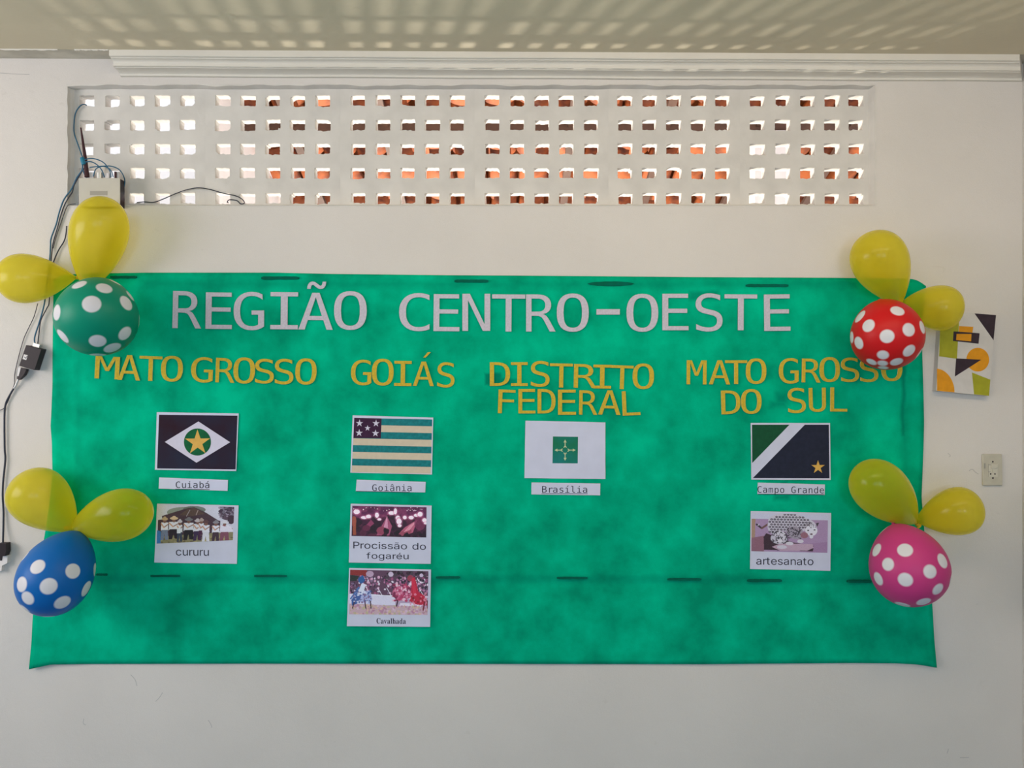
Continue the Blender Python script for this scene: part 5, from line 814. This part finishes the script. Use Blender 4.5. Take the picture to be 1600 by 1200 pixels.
yb((-9, 396, 120, 474), (119, 434), (-8, 436), 'yellow balloon pointing left beside the green dotted balloon, cut by the photo edge', to=0.05, po=0.13, m_exp=0.9)
yb((1327, 358.7, 1423.5, 478), (1414, 474), (1362, 360), 'yellow balloon leaning up left above the red dotted balloon', m_exp=0.9)
yb((1411, 445.7, 1508, 517), (1412, 468), (1508, 486), 'small round yellow balloon at the right of the red dotted balloon', to=0.05, po=0.14, m_exp=0.7)
yb((8.7, 728, 119, 834), (109, 831), (19, 748), 'yellow balloon leaning up left above the blue dotted balloon', m_exp=0.85, W=89)
yb((108, 763, 240.5, 847), (109, 828), (239, 796), 'yellow balloon pointing right above the blue dotted balloon, over the green fabric', to=0.05, po=0.14)
yb((1326.4, 715.8, 1434, 821), (1431, 820), (1339, 731), 'yellow balloon leaning up left above the pink dotted balloon, over the green fabric', m_exp=0.85, W=84)
yb((1430, 760.6, 1540, 836.5), (1431, 817), (1540, 792), 'yellow balloon pointing right above the pink dotted balloon', to=0.05, po=0.14, m_exp=0.8)
M_dotw = (0.68, 0.67, 0.70)
def dotted(name, box, axis, rgb, dots, label, m_exp=0.33, out=0.2):
    from mathutils.bvhtree import BVHTree
    ax = Vector(axis).normalized(); cx, cy = (box[0]+box[2])/2, (box[1]+box[3])/2; Wm = (box[2]-box[0])*(D-out)/F; Ln = Wm*1.05
    for _ in range(20):
        C = P(cx, cy, out); tail = C-ax*Ln*0.52; tip = C+ax*Ln*0.48; s_ = silhouette(tail, tip, Wm, m_exp)
        cx += (box[0]+box[2]-s_[0]-s_[2])/2*.8; cy += (box[1]+box[3]-s_[1]-s_[3])/2*.8
        Wm *= ((box[2]-box[0])/(s_[2]-s_[0]))**.8; Ln *= ((box[3]-box[1])/(s_[3]-s_[1]))**1.2
    q = (tip-tail).to_track_quat('Z', 'Y'); qi = q.inverted(); R = Wm/2
    pr = profile(m_exp, 60); bv = []
    for t, r_ in pr:
        for k in range(64): bv.append(tail+q @ Vector((r_*R*math.cos(2*math.pi*k/64), r_*R*math.sin(2*math.pi*k/64), t*Ln)))
    bt = BVHTree.FromPolygons(bv, [(i*64+k, i*64+(k+1) % 64, (i+1)*64+(k+1) % 64, (i+1)*64+k) for i in range(60) for k in range(64)])
    m = mat(name, rgb, rough=0.42, spec=0.22); N = m.node_tree.nodes; L = m.node_tree.links; b = N['Principled BSDF']
    tc = [n for n in N if n.type == 'TEX_COORD'][0]
    sb = N.new('ShaderNodeVectorMath'); sb.operation = 'SUBTRACT'; sb.inputs[1].default_value = tuple(qi @ (C-tail)); L.new(tc.outputs['Object'], sb.inputs[0])
    nm = N.new('ShaderNodeVectorMath'); nm.operation = 'NORMALIZE'; L.new(sb.outputs[0], nm.inputs[0])
    cur = None; Rp = (box[2]-box[0])/2; bx, by_ = (box[0]+box[2])/2, (box[1]+box[3])/2; rr = random.Random(int(box[0]))
    dirs = []; O = Vector((0, -D, CZ))
    for d in dots:
        for k in range(30):
            f_ = 1-0.01*k; px, py = bx+(d[0]-bx)*f_, by_+(d[1]-by_)*f_
            hit = bt.ray_cast(O, (P(px, py, 0)-O).normalized())[0]
            if hit is not None: break
        if hit is None: continue
        dirs.append(((hit-C).normalized(), d[2]*0.95*(D-out-R*.7)/F/(hit-C).length))
    for _ in range(60):                      # the dots on the far side
        v = Vector((rr.gauss(0, 1), abs(rr.gauss(0, 1))+.3, rr.gauss(0, 1))).normalized()
        if v.y > .3 and all((v.angle(u) > .62) for u, _r in dirs) and len(dirs) < len(dots)+7: dirs.append((v, .19))
    for v, rad in dirs:
        v = qi @ v
        dt = N.new('ShaderNodeVectorMath'); dt.operation = 'DOT_PRODUCT'; dt.inputs[1].default_value = tuple(v); L.new(nm.outputs[0], dt.inputs[0])
        mr = N.new('ShaderNodeMapRange'); c0 = math.cos(rad); mr.inputs[1].default_value = c0-0.0035; mr.inputs[2].default_value = c0+0.0035; L.new(dt.outputs['Value'], mr.inputs[0])
        if cur is None: cur = mr.outputs[0]
        else:
            mm = N.new('ShaderNodeMath'); mm.operation = 'MAXIMUM'; L.new(cur, mm.inputs[0]); L.new(mr.outputs[0], mm.inputs[1]); cur = mm.outputs[0]
    mx = N.new('ShaderNodeMix'); mx.data_type = 'RGBA'; L.new(cur, mx.inputs[0]); mx.inputs[6].default_value = (*rgb, 1); mx.inputs[7].default_value = (*M_dotw, 1)
    L.new(mx.outputs[2], b.inputs['Base Color'])
    km = mat(name+'_knot', rgb, rough=0.4)
    o = balloon('polka_dot_balloon', tail, tip, 2*R, m, km, m_exp); tag(o, label, 'balloon', 'polka dot balloons in the corner clusters')
    return o
dotted('green_dotted_latex', (82, 433, 218, 556), (0.12, -0.62, -0.78), (0.0, 0.25, 0.15),
       [(123.5, 444, 12), (163, 449.5, 12.5), (143, 474.5, 14.3), (198, 473, 13), (87.5, 488, 13), (97, 526, 13), (152.5, 533.5, 13), (196, 521.5, 12.5), (176, 544.5, 14), (153, 556, 13), (181, 440, 11), (204, 462, 10)],
       'green balloon with white dots at the top left corner of the banner')
dotted('red_dotted_latex', (1328, 467, 1446.5, 578), (-0.10, -0.58, -0.81), (0.55, 0.010, 0.012),
       [(1343, 494, 12), (1402.5, 485, 11), (1356.5, 508.5, 10.8), (1420.5, 515, 11), (1386, 525.5, 11), (1341, 536, 10.5), (1421, 548.5, 11), (1379.5, 555, 9), (1442, 511, 11), (1361.5, 566, 8.5), (1379, 568, 8), (1401, 566, 10), (1380, 575, 8), (1330, 527, 10), (1438, 552, 10)],
       'red balloon with white dots at the top right corner of the banner')
dotted('blue_dotted_latex', (21, 829, 150, 964), (-0.16, -0.68, -0.78), (0.002, 0.12, 0.42),
       [(58.5, 885, 11.8), (114.5, 892, 12.2), (76, 916, 12.8), (33, 913, 12), (42.5, 935, 11.5), (136, 920, 13), (98, 942, 12.5), (37, 868, 9), (38, 952, 9), (76, 964, 10)],
       'blue balloon with white dots at the bottom left corner of the banner')
dotted('pink_dotted_latex', (1357, 818, 1487, 949), (0.06, -0.6, -0.82), (0.54, 0.045, 0.20),
       [(1414, 859, 12), (1369, 859, 11.5), (1387, 881.5, 10.5), (1371.5, 904.5, 11), (1414.5, 906, 11.3), (1453.5, 893, 11), (1473.5, 876, 12), (1466, 921, 10.5), (1443.5, 941, 11.5), (1410, 945.5, 12), (1486, 906, 10)],
       'pink balloon with white dots at the bottom right corner of the banner')

# ------------------------------------------------------------------ router in the vent corner, cables, adapter
M_beige = mat('beige_plastic', (0.56, 0.53, 0.46), rough=0.5, noise=0.06, nscale=20)
M_black = mat('black_plastic', (0.028, 0.020, 0.024), rough=0.45)
M_maroon = mat('dark_antenna_rubber', (0.05, 0.014, 0.02), rough=0.5)
M_blue = mat('blue_cable_sheath', (0.035, 0.13, 0.22), rough=0.5)
M_dark = mat('dark_cable_sheath', (0.03, 0.035, 0.055), rough=0.5)
M_white = mat('white_connector', (0.78, 0.74, 0.72), rough=0.5)
M_badge = mat('grey_badge', (0.34, 0.32, 0.28), rough=0.5)
M_sil = mat('silver_connector', (0.6, 0.6, 0.58), rough=0.35, metal=0.6)
root = empty('router', P(155, 320, 0.02)); tag(root, 'beige wireless router box with thin black antenna in the vent corner, left end', 'router')
fo = 0.045
def rbox(px0, px1, py0, py1, o0, o1, name, m, par, bev=0.0):
    a, b2 = P(px0, py1, o1), P(px1, py0, o1)
    o = MB().box((a.x, -o1, a.z), (b2.x, -o0, b2.z)).build(name, m, parent=par)
    if bev:
        md = o.modifiers.new('bevel', 'BEVEL'); md.width = bev; md.segments = 2
    return o
rbox(123, 187.5, 278, 323, 0.041, fo, 'front_cover', M_beige, root, 0.0025)
rbox(124, 187, 279, 322.5, 0.002, 0.041, 'case', M_black, root, 0.001)
rbox(140.5, 167.5, 298.5, 305, fo-0.001, fo+0.0008, 'badge', M_badge, root)
for (a, b2, y) in ((137.5, 146, 269), (163, 170, 270), (180, 186, 268)):
    rbox(a, b2, y, 279.5, 0.012, 0.030, 'port', M_white, root, 0.001)
mb = MB(); cyl(mb, P(156, 275, 0.03), (0, 0, 1), 0.011, 0.022); mb.build('connector', M_sil, parent=root)
rbox(178.5, 181, 268, 279.5, 0.03, 0.038, 'dark_pin', M_maroon, root)
tube([P(136, 277, 0.035), P(133.5, 250, 0.035), P(130, 225, 0.035), P(126.3, 199.5, 0.035)], 0.0085, 10, 3, taper=0.28).build('antenna', M_maroon, parent=root)
def cable(name, pts, r, m, label, outs=0.012, cat='cable', group=None, par=None):
    q = [P(p[0], p[1], p[2] if len(p) > 2 else outs) for p in pts]
    o = tube(q, r, 8, 6).build(name, m, parent=par, smooth=True)
    if par is None: tag(o, label, cat, group)
    return o
RD = 0.0022
cable('network_cable', [(136, 166, -0.05), (133, 163.5, -0.028), (126, 165, -0.02), (118, 177, -0.02), (115.5, 197, -0.018), (116.5, 210, -0.015), (122, 226, 0.0), (128, 243, 0.02), (130.5, 252, 0.035), (129, 262, 0.035), (132, 272, 0.03), (135, 278, 0.025)],
      RD, M_blue, 'blue cable dropping from the top left vent hole to the router antenna')
cable('network_cable', [(177, 277, 0.03), (173, 266, 0.035), (162, 260, 0.038), (150, 264, 0.038), (146, 276, 0.035)], RD*.85, M_blue, 'blue cable forming the small inner loop on top of the router')
cable('network_cable', [(130, 250, 0.047), (142, 247.5, 0.046), (154, 250, 0.044), (164, 256, 0.04), (172, 268, 0.035), (173.5, 277, 0.03)], RD*.9, M_blue, 'blue cable arching highest over the router from the antenna')
cable('network_cable', [(131, 254, 0.047), (141, 252.5, 0.047), (151, 257, 0.045), (159, 266, 0.04), (163, 277, 0.03)], RD*.9, M_blue, 'blue cable in the middle arch over the router')
cable('network_cable', [(140, 261.5, 0.044), (155, 260, 0.044), (172, 259.5, 0.042), (184, 263.5, 0.036), (191, 271, 0.028), (195, 282, 0.01), (194, 292, 0.003)], RD*.9, M_blue, 'blue cable curving down behind the right side of the router')
mb = tube([P(128.5, 247, 0.043), P(129.5, 252, 0.045), P(131, 257, 0.044)], 0.0075, 10, 3)
tag(mb.build('cable_tie', mat('blue_tape', (0.02, 0.20, 0.32), rough=0.5), smooth=True), 'blue tape tying the cables to the router antenna', 'tape')
cable('network_cable', [(129, 256, 0.04), (128, 266, 0.03), (120, 278, 0.02), (112, 295, 0.015), (103, 307, 0.010), (98, 316, 0.008), (92, 334, 0.008), (88, 350, 0.008), (80, 372, 0.008), (79, 384, 0.008), (78, 402, 0.012), (74, 440, 0.012), (70, 470, 0.014), (66, 488, 0.012), (60, 508, 0.012), (54, 528, 0.012), (55.5, 541, 0.012)],
      RD*1.15, M_blue, 'blue cable running from the router down to the black adapter, leftmost strand')
cable('network_cable', [(132, 262, 0.036), (127, 270, 0.03), (116, 289, 0.02), (113, 300, 0.01), (107, 309, 0.008), (100, 322, 0.008), (94, 340, 0.008), (90, 355, 0.008), (83, 380, 0.008), (81, 396, 0.008), (79, 420, 0.012), (77, 470, 0.014), (73, 482, 0.012), (64, 500, 0.012), (61, 520, 0.012), (58.5, 541, 0.012)],
      RD*.85, M_dark, 'dark cable twisted beside the blue one down to the black adapter')
cable('network_cable', [(104.3, 353, 0.006), (103, 366, 0.006), (100, 377, 0.006), (92, 390, 0.006), (86, 403, 0.008), (80, 420, 0.01)], RD, M_dark, 'short dark blue cable leaving from behind the upright yellow balloon')
cable('network_cable', [(118, 318.5, 0.01), (108, 320, 0.006), (103.5, 325, 0.006), (99, 337, 0.006), (94, 352, 0.006), (88, 370, 0.006), (83, 388, 0.006)], RD*.55, M_dark, 'thin dark wire bending out from under the router')
cable('network_cable', [(214, 316.5, -0.028), (226, 315.5, -0.024), (240, 316, -0.022), (255, 311, -0.02), (272, 303.5, -0.02), (292, 296.5, -0.02), (310, 293.5, -0.02), (328, 296, -0.02), (347, 301.5, -0.02), (368, 306, -0.02), (378, 311, -0.022), (382, 317, -0.026), (376, 318.5, -0.028), (370, 313.5, -0.027), (359, 312, -0.027), (355, 315.5, -0.028), (357, 317, -0.03)],
      RD*.8, M_dark, 'dark cable hanging in an arch along the bottom row of vent holes')
cable('thin_wire', [(59, 474, 0.010), (53, 495, 0.006), (45, 512, 0.005), (37, 530, 0.005), (29, 558, 0.004), (23, 585, 0.004), (22, 602, 0.006), (9, 634, 0.006), (0, 641, 0.006), (-12, 646, 0.006)], RD*.6, M_dark, 'thin dark wire passing left of the adapter to the photo edge')
root = empty('power_adapter', P(48, 562, 0.0)); tag(root, 'small black power adapter box hanging on the wall left of the banner', 'adapter')
ad = plate([[(40.5, 539), (65, 545.5), (54, 578.5), (29.5, 571.5)]], 0.001, 0.034).build('case', [M_black, M_black], parent=root)
md = ad.modifiers.new('bevel', 'BEVEL'); md.width = 0.0015; md.segments = 2
plate([[(37.5, 553.5), (43.5, 555), (41, 562.5), (35.2, 561)]], 0.034, 0.0345).build('sticker', M_white, parent=root)
plate([[(38.2, 557.3), (40.2, 559.2), (42.6, 555.4), (42.9, 556.2), (40.3, 560.4), (37.8, 558.2)]], 0.0345, 0.0348).build('tick_mark', M_ink, parent=root)
plate([[(52.3, 535.5), (62, 538.5), (60.5, 544.5), (50.5, 541.5)]], 0.008, 0.022).build('network_plug', M_sil, parent=root)
plate([[(29.5, 574), (41, 577), (37, 586), (29, 593.5), (26.5, 591.5)]], 0.006, 0.024).build('power_plug', M_black, parent=root)
plate([[(28.3, 573.5), (32.5, 574.6), (29, 588), (26.5, 587.2)]], 0.022, 0.0245).build('plug_label', M_white, parent=root)
tube([P(30, 590, 0.014), P(25, 602, 0.010), P(22, 607, 0.008)], 0.0036, 8, 4).build('strain_relief', M_sil, parent=root)
cord = cable('power_cord', [(22, 606, 0.008), (15, 618, 0.008), (9, 631, 0.008), (7, 650, 0.008), (7.3, 700, 0.008), (8.3, 718, 0.008), (5, 752, 0.008), (4.2, 775, 0.008), (5.5, 800, 0.008), (5.2, 825, 0.012), (4.5, 852, 0.024)], RD*1.5, M_dark, '', par=root)
adapter = root
root = empty('socket_outlet', P(-6, 872, 0.0)); tag(root, 'white socket outlet low at the left photo edge with a dark plug in it', 'socket')
plate([[(-30, 868), (12, 868), (11, 880), (3, 884), (2, 892), (-30, 892)]], 0.0, 0.02).build('outlet_case', [M_white, M_white], parent=root)
plate([[(-3, 849), (9, 849), (9.5, 862), (7, 869), (-2, 869), (-4, 862)]], 0.006, 0.034).build('wall_plug', [M_black, M_black], parent=adapter)
plate([[(-12, 869), (4, 869), (3, 876), (-12, 876)]], 0.02, 0.021).build('socket_hole', M_black, parent=root)

# ------------------------------------------------------------------ little canvas at the right
M_canvas = mat('canvas_white', (0.66, 0.62, 0.58), rough=0.8, noise=0.08, nscale=25, bump=0.2, bscale=300)
M_cside = mat('canvas_side', (0.50, 0.46, 0.44), rough=0.85)
M_olive = mat('olive_green_paint', (0.38, 0.37, 0.02), rough=0.7, noise=0.12, nscale=40)
M_orng = mat('orange_paint', (0.78, 0.32, 0.01), rough=0.7, noise=0.12, nscale=40)
M_blk = mat('near_black_paint', (0.040, 0.022, 0.034), rough=0.6, noise=0.3, nscale=40)
front = [(1470.5, 485.5), (1556.7, 492), (1545.3, 618.7), (1462.7, 610.7)]
mb = plate([front], 0.001, 0.028); root = empty('painting', center(mb.v)); tag(root, 'small canvas with orange, olive and black geometric shapes, right of the banner', 'painting')
mb.build('canvas', [M_canvas, M_cside], parent=root)
def paint(name, pts, m, lvl=1): return plate([pts], 0.028, 0.028+0.0003*lvl).build(name, m, parent=root)
paint('olive_block', [(1469, 508), (1498.5, 503), (1495.3, 560.7), (1467.3, 556.7)], M_olive)
paint('black_triangle', [(1522.7, 489.7), (1556.3, 492.3), (1552.4, 531.6)], M_blk)
paint('orange_block', [(1498.7, 509.3), (1520.7, 510.7), (1519.3, 521), (1498, 519)], M_orng)
paint('black_bar', [(1490, 517.7), (1530.7, 520.7), (1529, 537), (1489, 532.7)], M_blk, 2)
paint('orange_bar', [(1494.7, 521.7), (1518, 521.8), (1517.3, 533.3), (1494, 531.3)], M_orng, 3)
paint('orange_disc', circ(1527.8, 562, 17.8, 18.6), M_orng)
paint('black_wedge', [(1494, 560), (1533.3, 562), (1492, 588.4)], M_blk, 2)
paint('orange_quarter', [(1464.2, 610.7)]+[(1464+27.5*math.sin(t), 611+2*math.sin(t)-35*math.cos(t)) for t in [k*math.pi/2/14 for k in range(15)]], M_orng)
paint('olive_patch', [(1518.7, 582), (1547.5, 593.3), (1545.3, 618.4), (1522, 616.2)], M_olive)

# ------------------------------------------------------------------ switch plate
M_ivory = mat('aged_ivory_plastic', (0.56, 0.52, 0.42), rough=0.5, noise=0.1, nscale=30)
M_ivory2 = mat('ivory_insert', (0.62, 0.58, 0.48), rough=0.45)
mb = plate([[(1535, 709.5), (1566, 709.5), (1567, 759), (1536, 759)]], 0.0, 0.008); root = empty('switch_plate', center(mb.v)); tag(root, 'ivory switch and socket plate on the wall right of the banner', 'switch')
o = mb.build('cover_plate', [M_ivory, M_ivory], parent=root); md = o.modifiers.new('bevel', 'BEVEL'); md.width = 0.003; md.segments = 3
plate([[(1544.7, 725), (1558.8, 725), (1559, 745), (1544.8, 745)]], 0.008, 0.0095).build('insert', [M_ivory2, M_badge], parent=root)
o = plate([[(1549.5, 726), (1557.5, 726), (1557.5, 731.5), (1549.5, 731.5)]], 0.009, 0.014).build('rocker', [M_ivory2, M_ivory2], parent=root)
o = plate([[(1550.5, 732.8), (1556.8, 732.8), (1556.8, 738), (1550.5, 738)]], 0.009, 0.0115).build('rocker', [M_ivory2, M_ivory2], parent=root)
for (x, y) in ((1551.4, 721.5), (1551.6, 747)):
    plate([circ(x, y, 1.3, n=12)], 0.0078, 0.0088).build('screw', M_blk, parent=root)
for (x, y) in ((1547.9, 740.6), (1554.7, 740.6)):
    plate([circ(x, y, 1.25, n=12)], 0.009, 0.0098).build('socket_hole', M_blk, parent=root)
for (x, y, w2, h2) in ((1547, 726.2, 2.3, .5), (1546, 737.3, 1.6, .5), (1557.3, 731.3, 1.2, .6), (1539, 728, .8, 4)):
    plate([[(x-w2, y-h2), (x+w2, y-h2), (x+w2, y+h2), (x-w2, y+h2)]], 0.0078, 0.0098).build('grime_mark', M_badge, parent=root)
